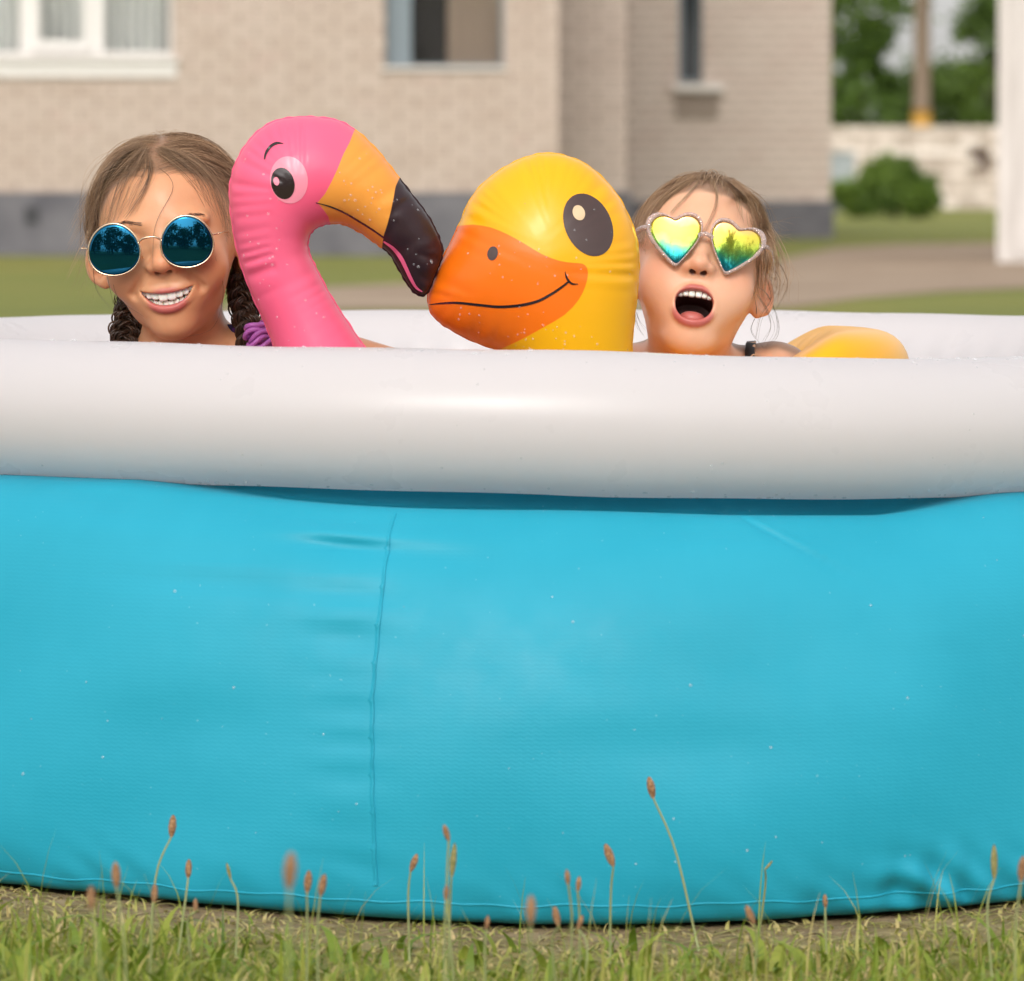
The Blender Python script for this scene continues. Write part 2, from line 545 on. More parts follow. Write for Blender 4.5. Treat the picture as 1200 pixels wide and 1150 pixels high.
fw = wall_with_holes('wall', XL, XR, PL, TOP, HY, .38, [W1, W2, W3, W5], m_mortar, house)
nb = lay_bricks(fw, XL, XR, PL, TOP, HY, [W1, W2, W3, W5], lambda x, z: hx(-10) < x and z < hz(-8))
print('bricks singled out', nb)
b = MB(); b.box(XL, XR + .04, HY - .05, HY + .38, 0, PL - .001); pl = b.build('plinth', m_plinth, house, False)
b = MB(); b.box(hx(30), hx(47), HY - .065, HY - .045, hz(262), hz(242)); b.build('vent', m_iron, pl, False)
b = MB(); b.box(XL, XL + .38, HY + .385, HY + 10, 0, TOP); b.build('side_wall', m_mortar, house, False)
b = MB(); b.box(XR - .38, XR, HY + .385, HY2 + 3, 0, TOP); b.build('side_wall', m_mortar, house, False)

def window_white(x0, x1, z0, z1, yf):
    """three-sash white window with sill"""
    win = MB(); d = yf + .10
    fr = .055; w = x1 - x0
    edges = [x0, x0 + w * .417, x0 + w * .70, x1]
    win.box(x0, x0 + fr, d, d + .07, z0, z1); win.box(x1 - .035, x1, d, d + .07, z0, z1)
    for e in edges[1:-1]: win.box(e - .055, e + .055, d - .002, d + .072, z0, z1)
    win.box(x0 + fr, x1 - .035, d + .001, d + .069, z0, z0 + .04); win.box(x0 + fr, x1 - .035, d + .001, d + .069, z1 - fr, z1)
    o = win.build('window', m_white, house, False)
    for k in range(3):
        p = MB(); p.box(edges[k] + .05, edges[k + 1] - .03, d + .03, d + .036, z0 + .035, z1 - .05); p.build('pane', m_pane, o, False)
    # opened middle sash: its own thicker frame
    s = MB(); a, c = edges[1] + .056, edges[2] - .056
    s.box(a, a + .06, d - .03, d + .03, z0 + .045, z1 - .06); s.box(c - .06, c, d - .03, d + .03, z0 + .045, z1 - .06)
    s.box(a + .06, c - .06, d - .028, d + .028, z0 + .045, z0 + .13); s.build('sash', m_white, o, False)
    c = MB()
    xs = np.linspace(x0, x1, 90); ys = yf + .30 + .03 * np.sin(xs * 31) + .02 * np.sin(xs * 53 + 1)
    V = [(x, y, z) for z in (z0 - .02, z1) for x, y in zip(xs, ys)]
    c.add(V, [(i, i + 1, 91 + i, 90 + i) for i in range(89)]); c.build('curtain', m_curtain, o)
    s = MB(); s.box(x0 - .04, x1 + .05, yf - .09, yf + .098, z0 - .05, z0 - .012); s.box(x0 - .03, x1 + .04, yf - .045, yf - .012, z0 - .17, z0 - .051)
    s.build('sill', m_white, o, False)
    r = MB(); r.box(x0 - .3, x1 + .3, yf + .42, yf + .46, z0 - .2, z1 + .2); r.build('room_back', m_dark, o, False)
window_white(*W1, HY)
window_white(*W3, HY)
window_white(*W5, HY)

# the plain second window: blue-grey sash, dark gap, brown curtain
x0, x1, z0, z1 = W2
fr = MB(); d = HY + .13
fr.box(x0, x0 + .03, d, d + .06, z0, z1); fr.box(x1 - .025, x1, d, d + .06, z0, z1); fr.box(x0 + .03, x1 - .025, d + .001, d + .059, z1 - .05, z1)
fr.box(x0 + .03, x1 - .025, d + .001, d + .059, z0, z0 + .02)
w2 = fr.build('window', m_bluegrey, house, False)
p = MB(); p.box(x0 + .03, hx(482), d + .02, d + .05, z0 + .02, z1 - .05); p.build('sash', m_bluegrey, w2, False)
p = MB(); p.box(hx(483), x1 - .025, d + .03, d + .036, z0 + .02, z1 - .05); p.build('pane', m_pane, w2, False)
c = MB(); xs = np.linspace(hx(524), x1 + .05, 40); ys = d + .10 + .02 * np.sin(xs * 60)
c.add([(x, y, z) for z in (z0 - .02, z1) for x, y in zip(xs, ys)], [(i, i + 1, 41 + i, 40 + i) for i in range(39)]); c.build('curtain', m_curtain_b, w2)
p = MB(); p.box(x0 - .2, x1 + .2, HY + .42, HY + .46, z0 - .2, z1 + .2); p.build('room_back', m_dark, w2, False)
p = MB(); p.box(x0 - .03, x1 + .03, HY - .05, HY + .125, z0 - .03, z0 - .006); p.build('sill', m_sill, w2, False)

# right wing, set back, and the shaded wall between the two
X2a, X2b = hx2(735), hx2(973)
PL2 = hz2(236)
W4 = (hx2(795), hx2(822), hz2(97), hz2(97) + 1.5)
rw = wall_with_holes('wing_wall', X2a, X2b, PL2, TOP, HY2, .38, [W4], m_mortar, house)
m_brick2 = m_brick.copy(); m_brick2.name = 'greyer_silicate_brick'
for nd in m_brick2.node_tree.nodes:
    if nd.type == 'VALTORGB':
        for e, c_ in zip(nd.color_ramp.elements, [(.52, .425, .365), (.57, .475, .41), (.60, .505, .44), (.55, .445, .385)]): e.color = (*c_, 1)
_mb = m_brick; m_brick = m_brick2
lay_bricks(rw, X2a, X2b, PL2, TOP, HY2, [W4], lambda x, z: False)
RY = HY + 3.0; RX = (735 - 600) / FPX * (RY - CAM[1])
rec = wall_with_holes('recess_wall', XR + .002, RX, PL, TOP, RY, .3, [], m_mortar, house)
lay_bricks(rec, XR + .002, RX, PL, TOP, RY, [], lambda x, z: False)
m_brick = _mb
b = MB(); b.box(RX - .3, RX, RY + .305, HY2 + .5, 0, TOP); b.build('side_wall', m_mortar, house, False)
b = MB(); b.box(X2b - .38, X2b, HY2 + .385, HY2 + 6, 0, TOP); b.build('side_wall', m_mortar, house, False)
b = MB(); b.box(X2a - .03, X2b + .03, HY2 - .06, HY2 + .38, 0, PL2 - .001); b.build('plinth', m_plinth, house, False)
b = MB(); b.box(XR + .045, RX + .04, RY - .05, RY + .3, 0, PL - .001); b.build('plinth', m_plinth, house, False)
x0, x1, z0, z1 = W4
p = MB(); d = HY2 + .12
p.box(x0, x0 + .04, d, d + .06, z0, z1); p.box(x1 - .04, x1, d, d + .06, z0, z1); p.box(x0 + .04, x1 - .04, d + .001, d + .059, z0, z0 + .04)
w4 = p.build('window', m_bluegrey, house, False)
p = MB(); p.box(x0 + .04, x1 - .04, d + .02, d + .03, z0 + .04, z1); p.build('pane', m_glass, w4, False)
p = MB(); p.box(x0 - .05, x1 + .22, HY2 - .16, HY2 + .115, z0 - .09, z0 - .02); p.build('sill', m_sill, w4, False)
p = MB(); p.box(x0 - .03, x1 + .18, HY2 - .05, HY2 - .013, z0 - .36, z0 - .17); p.build('sill_shade', m_mortar, w4, False)  # darker panel puts the shaded recess under the sill into colour
# roof: two slopes over each wing
b = MB()
b.add([(XL - .5, HY - .6, TOP), (XR + .4, HY - .6, TOP), (XR + .4, HY + 5, TOP + 2.6), (XL - .5, HY + 5, TOP + 2.6), (XR + .4, HY + 11, TOP), (XL - .5, HY + 11, TOP),
       (XL - .5, HY - .6, TOP + .15), (XR + .4, HY - .6, TOP + .15), (XR + .4, HY + 5, TOP + 2.75), (XL - .5, HY + 5, TOP + 2.75), (XR + .4, HY + 11, TOP + .15), (XL - .5, HY + 11, TOP + .15)],
      [(0, 3, 2, 1), (3, 5, 4, 2), (6, 7, 8, 9), (9, 8, 10, 11), (0, 1, 7, 6), (5, 11, 10, 4), (1, 2, 8, 7), (2, 4, 10, 8), (0, 6, 9, 3), (3, 9, 11, 5)])
b.add([(X2a - .2, HY2 - .5, TOP), (X2b + .4, HY2 - .5, TOP), (X2b + .4, HY2 + 7, TOP), (X2a - .2, HY2 + 7, TOP), (X2a + 1, HY2 + 3, TOP + 1.8)],
      [(0, 3, 2, 1), (0, 1, 4), (1, 2, 4), (2, 3, 4), (3, 0, 4)])
b.build('roof', m_roof, house, False)

# ---- grey cabinet at the wing's corner
m_cab = mat('grey_sheet_metal', rough=.5)
n = NT(m_cab); n.color(n.ramp(n.noise(n.coord('Object'), 5, 4), [(.3, (.24, .27, .28)), (.7, (.33, .36, .37))]))
cy_ = G(985, 248)[1]
s_ = FPX / (cy_ - CAM[1]); cx0, cx1 = (973 - 600) / s_, (1001 - 600) / s_
ct = W(985, 180, cy_)[2]
cab = empty('utility_cabinet', ((cx0 + cx1) / 2, cy_, 0), 'narrow grey metal cabinet at the corner of the brick house beside the bush', 'cabinet')
b = MB(); b.box(cx0, cx1, cy_, cy_ + .35, .06, ct); b.build('body', m_cab, cab, False)
b = MB(); b.box(cx0 + .03, cx1 - .03, cy_ - .02, cy_ - .002, .12, ct - .06); dr = b.build('door', m_cab, cab, False)
b = MB(); b.box(cx1 - .08, cx1 - .06, cy_ - .045, cy_ - .021, .45, .55); b.build('handle', m_iron, dr, False)
b = MB(); b.box(cx0 - .03, cx1 + .03, cy_ - .05, cy_ + .38, ct, ct + .04); b.build('cap', m_cab, cab, False)
b = MB(); b.box(cx0 + .02, cx1 - .02, cy_ + .02, cy_ + .33, 0, .06); b.build('base', m_plinth, cab, False)

# ---- far wall of pale blocks
m_block = mat('pale_block', rough=.95)
n = NT(m_block); oi = n.n('ObjectInfo'); geo = n.n('NewGeometry')
c1 = n.ramp(oi.outputs['Random'], [(0, (.50, .42, .36)), (.5, (.68, .59, .52)), (1, (.76, .68, .62))])
n.color(n.mix(n.maprange(n.noise(geo.outputs['Position'], 3.0, 4), .45, .7, 0, .5), c1, (.25, .20, .15)))
BYW = 104.0
sb = FPX / (BYW - CAM[1]); wall_top = W(600, 152, BYW)[2]
bwx0, bwx1 = (940 - 600) / sb, (1400 - 600) / sb
bw = empty('block_wall', ((bwx0 + bwx1) / 2, BYW, 0), 'low weathered pale block wall with a broken dark hole below the trees', 'wall')
b = MB(); b.box(bwx0, bwx1, BYW + .02, BYW + .28, 0, wall_top - .06); core = b.build('core', mat('wall_core', (.33, .27, .22), .95), bw, False)
blk = box_mesh('block', .40 - .02, .34, .20 - .02, .012); blk.materials.append(m_block)
hole = ((1140 - 600) / sb, (1163 - 600) / sb, W(600, 198, BYW)[2], W(600, 168, BYW)[2])
k = 0; z = 0
while z < wall_top - .1:
    x = bwx0 + (.2 if k % 2 else 0)
    top = z + .2 > wall_top - .1
    while x < bwx1:
        if not (hole[0] < x < hole[1] and hole[2] - .1 < z + .1 < hole[3]) and not (top and rng.random() < .12):
            o = bpy.data.objects.new('block', blk); COL.objects.link(o); o.parent = bw
            o.matrix_parent_inverse = parent_matrix(bw).inverted()
            o.location = (x, BYW + .15 + rng.uniform(-.012, .012), z + .1); o.rotation_euler = (0, 0, rng.uniform(-.01, .01))
        x += .4
    z += .2; k += 1
b = MB(); b.box(hole[0] - .08, hole[1] - .1, BYW + .005, BYW + .019, hole[2], hole[3] - .12); b.build('hole', mat('hole_shade', (.05, .025, .018), .95), bw, False)  # thin dark plate paints the shade inside the broken hole

# ---- utility pole behind the wall
m_pole = mat('pole_wood', rough=.9)
n = NT(m_pole); n.color(n.ramp(n.noise(n.coord('Object', scale=(20, 20, 1)), 2, 4), [(.3, (.16, .115, .08)), (.7, (.27, .20, .145))]))
PYW = 108.0; pp = W(1080, 150, PYW)
pole = empty('utility_pole', (pp[0], PYW, 0), 'tall wooden utility pole with ochre band standing behind the block wall', 'pole')
b = MB(); b.tube([(pp[0], PYW, -.2), (pp[0], PYW, 2.5), (pp[0] + .02, PYW, 8)], [.19, .175, .13], 12); b.build('shaft', m_pole, pole)
b = MB(); zb0, zb1 = W(1080, 152, PYW)[2], W(1080, 128, PYW)[2]
b.tube([(pp[0], PYW, zb0), (pp[0], PYW, zb1)], .20, 14); b.build('band', mat('ochre_paint', (.50, .27, .05), .7), pole)
b = MB(); b.box(pp[0] - .9, pp[0] + .9, PYW - .24, PYW - .15, 7.2, 7.32); ca = b.build('crossarm', m_pole, pole, False)
for dx in (-.75, -.3, .3, .75):
    b = MB(); b.tube([(pp[0] + dx, PYW - .2, 7.32), (pp[0] + dx, PYW - .2, 7.42), (pp[0] + dx, PYW - .2, 7.5)], [.03, .055, .03], 8); b.build('insulator', m_white, ca)

# ---- white boarded shed corner at the right edge
SY = G(1184, 308)[1]; ss = FPX / (SY - CAM[1]); sx0 = (1168 - 600) / ss
shed = empty('white_shed', (sx0, SY, 0), 'white painted board shed standing at the edge of the path', 'shed')
m_board = mat('white_board', rough=.6)
n = NT(m_board); n.color(n.ramp(n.noise(n.coord('Object', scale=(3, 3, .6)), 4, 4), [(.3, (.50, .46, .43)), (.7, (.60, .56, .53))]))
b = MB(); b.box(sx0 + .02, sx0 + 2.4, SY + .03, SY + 2.6, 0, 2.7); b.build('body', m_board, shed, False)
b = MB(); b.box(sx0, sx0 + .13, SY, SY + .12, 0, 2.7); b.build('corner_board', m_board, shed, False)
for k in range(15):
    b = MB(); x = sx0 + .142 + k * .15; b.box(x, x + .14, SY + .012, SY + .028, .05, 2.7); b.build('board', m_board, shed, False)
b = MB(); b.add([(sx0 - .2, SY - .2, 2.7), (sx0 + 2.6, SY - .2, 2.7), (sx0 + 2.6, SY + 2.8, 3.1), (sx0 - .2, SY + 2.8, 3.1),
                 (sx0 - .2, SY - .2, 2.78), (sx0 + 2.6, SY - .2, 2.78), (sx0 + 2.6, SY + 2.8, 3.18), (sx0 - .2, SY + 2.8, 3.18)],
                [(0, 3, 2, 1), (4, 5, 6, 7), (0, 1, 5, 4), (1, 2, 6, 5), (2, 3, 7, 6), (3, 0, 4, 7)]); b.build('roof', m_roof, shed, False)

shed.rotation_euler = (0, 0, math.radians(-8))
# ---- trees and the bush
def leaf_mat(name, dark, light):
    m = mat(name, rough=.6); n = NT(m); geo = n.n('NewGeometry')
    v = n.math('ADD', n.math('MULTIPLY', n.attr('tone'), .6), n.math('MULTIPLY', n.noise(geo.outputs['Position'], 1.3, 2), .4))
    n.color(n.ramp(v, [(.2, dark), (.8, light)]))
    tr = n.n('BsdfTranslucent'); mx = n.n('MixShader'); mx.inputs[0].default_value = .25
    n.l(n.ramp(v, [(.2, tuple(2 * x for x in dark)), (.8, tuple(1.6 * x for x in light))]), tr.inputs[0])
    out = [x for x in n.t.nodes if x.type == 'OUTPUT_MATERIAL'][0]
    n.l(n.b.outputs[0], mx.inputs[1]); n.l(tr.outputs[0], mx.inputs[2]); n.l(mx.outputs[0], out.inputs[0])
    return m
m_leaf_d = leaf_mat('dark_leaves', (.045, .090, .012), (.125, .21, .026))
m_leaf_l = leaf_mat('fresh_leaves', (.050, .095, .014), (.125, .200, .030))
m_leaf_y = leaf_mat('bush_leaves', (.050, .105, .012), (.165, .250, .030))
m_bark = mat('bark', rough=.95)
n = NT(m_bark); n.color(n.ramp(n.noise(n.coord('Object', scale=(8, 8, 2)), 3, 4), [(.3, (.05, .038, .028)), (.7, (.13, .10, .075))]))

def leaves(C, size, r):
    """four-cornered leaf faces at points C, random turn"""
    N = len(C)
    a = r.normal(size=(N, 3)); a /= np.linalg.norm(a, axis=1)[:, None]
    b = np.cross(a, r.normal(size=(N, 3))); b /= np.linalg.norm(b, axis=1)[:, None]
    s = size * r.uniform(.6, 1.3, N)[:, None]
    V = np.stack([C - a * s, C + b * s * .5, C + a * s, C - b * s * .5], 1).reshape(-1, 3)
    return V, np.arange(4 * N).reshape(N, 4)

def tree(name, x, y, h, rad, crown0, nclump, nleaf, size, m, label, cat, seed, group=None):
    r = np.random.default_rng(seed)
    t = empty(name, (x, y, 0), label, cat, group)
    b = MB()
    top = np.array([x + r.uniform(-.2, .2), y, h * .8])
    b.tube(smooth_path([(x, y, -.1), (x + r.uniform(-.1, .1), y, h * .4), top], 8), np.linspace(.05 * h ** .8, .012 * h, 8), 8)
    C = []
    for k in range(nclump):
        u = r.normal(size=3); u /= np.linalg.norm(u); q = r.uniform(.35, 1) ** .6
        zc = crown0 + (h - crown0) * .5
        c = np.array([x + u[0] * rad * q, y + u[1] * rad * q, zc + u[2] * (h - crown0) * .5 * q])
        C.append(c)
        if k % 3 == 0:
            s = np.array([x, y, max(.15 * h, min(c[2] - .3, h * .7))])
            b.tube(smooth_path([s, (s + c) / 2 + [0, 0, .1], c], 6), np.linspace(.018 * h ** .8, .006, 6), 5)
    b.build('trunk', m_bark, t)
    P = np.concatenate([c + r.normal(size=(nleaf, 3)) * rad * .17 * r.uniform(.7, 1.3) for c in C])
    P = P[P[:, 2] > .03]
    V, F = leaves(P, size, r)
    me = mesh_np('crown', V, F, False); fattr(me, 'tone', np.repeat(np.clip(r.normal(.5, .22, len(P)) + .25 * vnoise(P, 3 / rad, seed), 0, 1), 4))
    link('crown', me, m, t)
    return t
xw = lambda px, y: (px - 600) / FPX * (y - CAM[1])
TG = 'trees behind the block wall'
tree('leafy_tree', xw(960, 116), 116, 8.5, 1.9, .3, 60, 130, .12, m_leaf_d, 'dark dense tree behind the block wall next to the brick house', 'tree', 1, TG)
tree('leafy_tree', xw(1012, 121), 121, 4.3, .75, .2, 46, 110, .11, m_leaf_d, 'dark low tree behind the block wall left of the wooden pole', 'tree', 2, TG)
tree('leafy_tree', xw(1092, 125), 125, 3.35, 1.2, .2, 46, 110, .11, m_leaf_l, 'rounded low tree right behind the wooden utility pole', 'tree', 3, TG)
tree('leafy_tree', xw(1165, 120), 120, 5.3, .95, .2, 56, 120, .11, m_leaf_l, 'fresh green tree behind the block wall beside the white shed', 'tree', 4, TG)
tree('leafy_tree', xw(1250, 128), 128, 8.5, 2.2, .4, 60, 120, .13, m_leaf_d, 'tall green tree standing behind the white shed', 'tree', 5, TG)
tree('leafy_tree', xw(1345, 118), 118, 7.5, 2.0, .4, 56, 120, .13, m_leaf_l, 'light green tree far behind the white shed', 'tree', 6, TG)
for x_, y_, h_, rd_, sd2, lb in ((-10, -15, 4.6, 2.6, 21, 'broad low tree at the far end of the row mirrored in the sunglasses'), (-5.4, -17, 5.6, 2.6, 22, 'broad tree beside the lowest tree of the row mirrored in the sunglasses'), (-1.0, -19, 4.4, 2.8, 23, 'spreading middle tree of the row mirrored in the sunglasses'),
                                 (3.8, -16, 6.2, 2.4, 24, 'tallest tree of the row mirrored in the sunglasses'), (8.4, -18, 5.0, 2.7, 25, 'wide tree next to the tallest tree of the row mirrored in the sunglasses')):
    tree('leafy_tree', x_, y_, h_, rd_, .2, 46, 50, .26, m_leaf_d, lb, 'tree', sd2, 'trees on the camera side of the lawn')
byy = G(1040, 257)[1]
tree('garden_bush', xw(1046, byy), byy, W(1040, 178, byy)[2] * .93, .46, .05, 34, 150, .05, m_leaf_y, 'tall green bush between the grey cabinet and the block wall', 'bush', 8)
tree('garden_bush', xw(1076, byy + 1), byy + 1, .78, .33, .03, 22, 110, .06, m_leaf_y, 'smaller green bush growing against the tall bush by the block wall', 'bush', 10)
tree('garden_bush', xw(1003, byy + 2), byy + 2, .62, .36, .03, 22, 110, .05, m_leaf_y, 'low green bush at the foot of the grey cabinet', 'bush', 9)

# ================================================================== THE POOL
PX, PY = .03, 0.0
pool = empty('inflatable_pool', (PX, PY, 0), 'round inflatable pool with blue fabric wall and fat white air ring', 'pool')
m_blue = mat('blue_vinyl', (.014, .32, .46), .42, Specular_IOR_Level=.3)
n = NT(m_blue)
geo = n.n('NewGeometry')
uvx = n.attr('arc'); uvz = n.attr('high')
cmb = n.n('CombineXYZ'); n.l(uvx, cmb.inputs[0]); n.l(uvz, cmb.inputs[1])
# woven reinforcement: slightly wandering fine ribs
wob = n.noise(cmb.outputs[0], 60, 2)
ph = n.math('ADD', n.math('MULTIPLY', uvz, 1700), n.math('ADD', n.math('MULTIPLY', n.math('SINE', n.math('MULTIPLY', uvx, 900)), .9), n.math('MULTIPLY', wob, 5.0)))
rib = n.math('SINE', ph)
slow = n.noise(cmb.outputs[0], 7, 3)
col_ = n.mix(n.maprange(slow, .3, .7, 0, 1), (.012, .315, .450), (.018, .345, .49))
spk = n.noise(cmb.outputs[0], 210, 1)
n.color(n.mix(n.maprange(spk, .76, .80, 0, .35), col_, (.25, .55, .66)))
n.l(n.maprange(n.noise(cmb.outputs[0], 25, 4), .3, .7, .46, .60), n.b.inputs['Roughness'])
bp = n.bump(n.math('ADD', n.math('MULTIPLY', rib, .16), n.math('MULTIPLY', n.noise(cmb.outputs[0], 45, 4), 2.2)), .22, .0006)
m_ringw = mat('white_vinyl', (.775, .735, .74), .40, Specular_IOR_Level=.45)
def see_through(n, colour, amount):
    """thin vinyl lets part of the light through"""
    tr = n.n('BsdfTranslucent'); mx = n.n('MixShader'); mx.inputs[0].default_value = amount
    if isinstance(colour, tuple): tr.inputs[0].default_value = (*colour, 1)
    else: n.l(colour, tr.inputs[0])
    out = [x for x in n.t.nodes if x.type == 'OUTPUT_MATERIAL'][0]
    n.l(n.b.outputs[0], mx.inputs[1]); n.l(tr.outputs[0], mx.inputs[2]); n.l(mx.outputs[0], out.inputs[0])
n = NT(m_ringw); co = n.coord('Object'); see_through(n, (.95, .87, .87), .36)
n.bump(n.noise(co, 30, 3), .12, .002)
n.l(n.maprange(n.noise(co, 12, 4), .3, .7, .24, .40), n.b.inputs['Roughness'])

PROF_GAP = np.array([(.90, .003), (.942, .004), (.962, .012), (.972, .04), (.974, .09), (.969, .15), (.957, .21), (.936, .275), (.904, .324), (.878, .346), (.859, .357), (.842, .358), (.806, .351), (.778, .356), (.775, .392)])
PROF_FULL = np.array([(.90, .003), (.942, .004), (.962, .012), (.972, .04), (.974, .09), (.969, .15), (.957, .21), (.940, .275), (.915, .328), (.893, .355), (.874, .369), (.855, .376), (.835, .378), (.815, .380), (.800, .392)])
NP = 110
gapp = smooth_path(np.c_[PROF_GAP, np.zeros(len(PROF_GAP))], NP)[:, :2]
fulp = smooth_path(np.c_[PROF_FULL, np.zeros(len(PROF_FULL))], NP)[:, :2]
def ring_drop(th):
    x = .86 * np.sin(th)
    fr = np.clip(np.cos(th), 0, 1) ** 2
    return fr * np.where(x < 0, -x * .014, -x * .031)
px_th = lambda px: math.asin(((px - 600) / 1313 - PX) / .95)
py_z = lambda py: .665 - (py - 205) / 1313.
creases = [  # photo px, py, half length, half height (px), depth mm, slant
    (385, 648, 75, 9, 4.2, .06), (250, 690, 120, 10, 1.4, .02), (400, 700, 60, 8, 1.8, .05), (395, 745, 55, 9, 1.6, .05), (405, 795, 45, 8, 1.2, .03),
    (500, 655, 60, 14, 1.5, .08), (60, 600, 90, 16, 4.5, .08), (230, 605, 80, 12, 1.8, .1), (945, 635, 75, 4, 2.0, .55), (1120, 760, 60, 4, .8, -.03),
    (700, 640, 120, 14, 1.2, -.05), (1060, 640, 130, 18, 1.5, .05), (420, 1010, 60, 12, .8, .1), (800, 880, 200, 30, 1.0, .02), (200, 860, 180, 40, 1.2, -.03)]
def wall_grid(th):
    """points of the pool wall for angles th: (n, NP, 3)"""
    side = np.abs(np.sin(th) * .95 - (.03))
    x = np.sin(th) * .95
    g = smoothstep(-.02, .52, -x) ** 1.2 + .85 * smoothstep(.30, .50, x)
    g = np.clip(np.where(np.cos(th) < 0, .6, g) + .10 * np.sin(th * 11 + 1), 0, 1)
    pr = gapp[None] * (1 - g)[:, None, None] + fulp[None] * g[:, None, None]
    r, z = pr[..., 0].copy(), pr[..., 1].copy()
    arc = np.broadcast_to((th * .95)[:, None], r.shape)
    front = (np.cos(th) > .5)[:, None]
    dsp = np.zeros_like(r)
    for (px, py, lx, ly, dep, sl) in creases:
        a0, z0 = px_th(px) * .95, py_z(py)
        u = (arc - a0); w = (z - z0) + sl * u
        lx_, ly_ = lx / 1313, ly / 1313
        dsp -= np.where(front, dep * .0018 * np.exp(-(u / lx_) ** 2) * (np.exp(-(w / ly_) ** 2) - .6 * np.exp(-((w - 1.6 * ly_) / ly_) ** 2)), 0)
    # gathers along the foot
    low = np.exp(-((z - .022) / .03) ** 2)
    amp = (.0005 + .0042 * smoothstep(.05, .5, arc)) * (.45 + .75 * np.clip(np.sin(arc * 17 + 2) + .5 * np.sin(arc * 41), 0, 1.4))
    dsp += low * amp * (np.sin(arc * 95 + 18 * (z - .02) * 10 + 2 * np.sin(arc * 31)) + .6 * np.sin(arc * 171 + 1))
    # broad slackness
    dsp += .0035 * np.sin(arc * 7 + z * 9) * smoothstep(.0, .1, z) * smoothstep(.36, .25, z) + .002 * np.sin(arc * 16 - z * 21)
    # soft fold marks left of the weld
    a_s = px_th(448) * .95
    dsp += np.where(front, .0011 * np.sin(z * 150 + 2 * np.sin(z * 40)) * np.exp(-((arc - a_s + .028) / .03) ** 2) * smoothstep(.03, .1, z), 0)
    r = r + dsp
    z = z + (ring_drop(th) * .8)[:, None] * smoothstep(.25, .36, z)
    z = np.maximum(z + .0035 * low * np.sin(arc * 60 + 1.3 * np.sin(arc * 23)) * smoothstep(.0, .02, z), .002)
    z = z + (gz(PX + .93 * np.sin(th), PY - .93 * np.cos(th)))[:, None] * smoothstep(.12, .0, z)
    return np.stack([PX + r * np.sin(th)[:, None], PY - r * np.cos(th)[:, None], z], -1), arc, z
th = np.concatenate([np.radians(np.arange(-48, 48, .2)), np.radians(np.arange(48, 312, 1.5))])
GRD, arc, hgt = wall_grid(th)
n_ = len(th)
I = np.arange(n_)[:, None]; J = np.arange(NP - 1)[None, :]
F = np.stack([I * NP + J, ((I + 1) % n_) * NP + J, ((I + 1) % n_) * NP + J + 1, I * NP + J + 1], -1).reshape(-1, 4)
me = mesh_np('wall', GRD.reshape(-1, 3), F)
fattr(me, 'arc', arc.ravel()); fattr(me, 'high', hgt.ravel())
wall = link('wall', me, m_blue, pool)

# welded seam running up the wall, with small puckers
def wall_at(a, zt):
    g, _, zz = wall_grid(np.array([a])); g = g[0]; zz = zz[0][:95]
    k = int(np.argmax(zz)); a_ = slice(12, k + 1)
    return np.array([np.interp(zt, np.maximum.accumulate(zz[a_]), g[a_, i]) for i in range(3)])
V = []; ns = 130
zs = np.linspace(.03, .358, ns)
for k, z in enumerate(zs):
    px = np.interp(z, [.03, .2, .28, .352], [446, 440, 444, 444]) + .35 * math.sin(k * .55)
    w = 1.8 + (2.5 if k % 13 == 0 else 0) + .5 * math.sin(k * .23)
    for dx, off in ((-w - 3, -.0002), (-w, .0011), (0, .0021), (.4, .0012), (.8, -.0004)):
        p = wall_at(px_th(px + dx), z); c = np.array([PX, PY, p[2]]); u = (p - c) / np.linalg.norm(p - c)
        V.append(p + u * off)
F = [(i * 5 + k, i * 5 + k + 1, i * 5 + 5 + k + 1, i * 5 + 5 + k) for i in range(ns - 1) for k in range(4)]
me = mesh_np('seam', V, F); fattr(me, 'arc', np.array(V)[:, 0]); fattr(me, 'high', np.array(V)[:, 2])
link('seam', me, m_blue, wall)
# welded hem near the ground
V = []; aa = np.radians(np.arange(-46, 46, .25))
for a in aa:
    zt = .020 + float(gz(PX + .93 * math.sin(a), PY - .93 * math.cos(a))) * .7 + .0010 * math.sin(a * 43) + .0008 * math.sin(a * 97)
    for dz, off in ((-.0013, -.0001), (-.0006, .0007), (.0006, .0008), (.0013, -.0001)):
        p = wall_at(a, zt + dz); c = np.array([PX, PY, p[2]]); u = (p - c) / np.linalg.norm(p - c); q = p + u * off; q[2] = zt + dz; V.append(q)
F = [(i * 4 + k, i * 4 + 4 + k, i * 4 + 5 + k, i * 4 + 1 + k) for i in range(len(aa) - 1) for k in range(3)]
me = mesh_np('hem', V, F); fattr(me, 'arc', np.array(V)[:, 0]); fattr(me, 'high', np.array(V)[:, 2])
link('hem', me, m_blue, wall)

# white air ring
NT_, NS_ = 480, 56
tt = np.linspace(0, 2 * PI, NT_, endpoint=False); ps = np.linspace(0, 2 * PI, NS_, endpoint=False)
TT, PS = np.meshgrid(tt, ps, indexing='ij')
zc = .4380 + np.array(ring_drop(TT)) - .002 * (np.cos(TT) < 0) * np.abs(np.sin(TT))
rr = .0660 + .0008 * np.sin(TT * 9 + 1) + .0005 * np.sin(TT * 23)
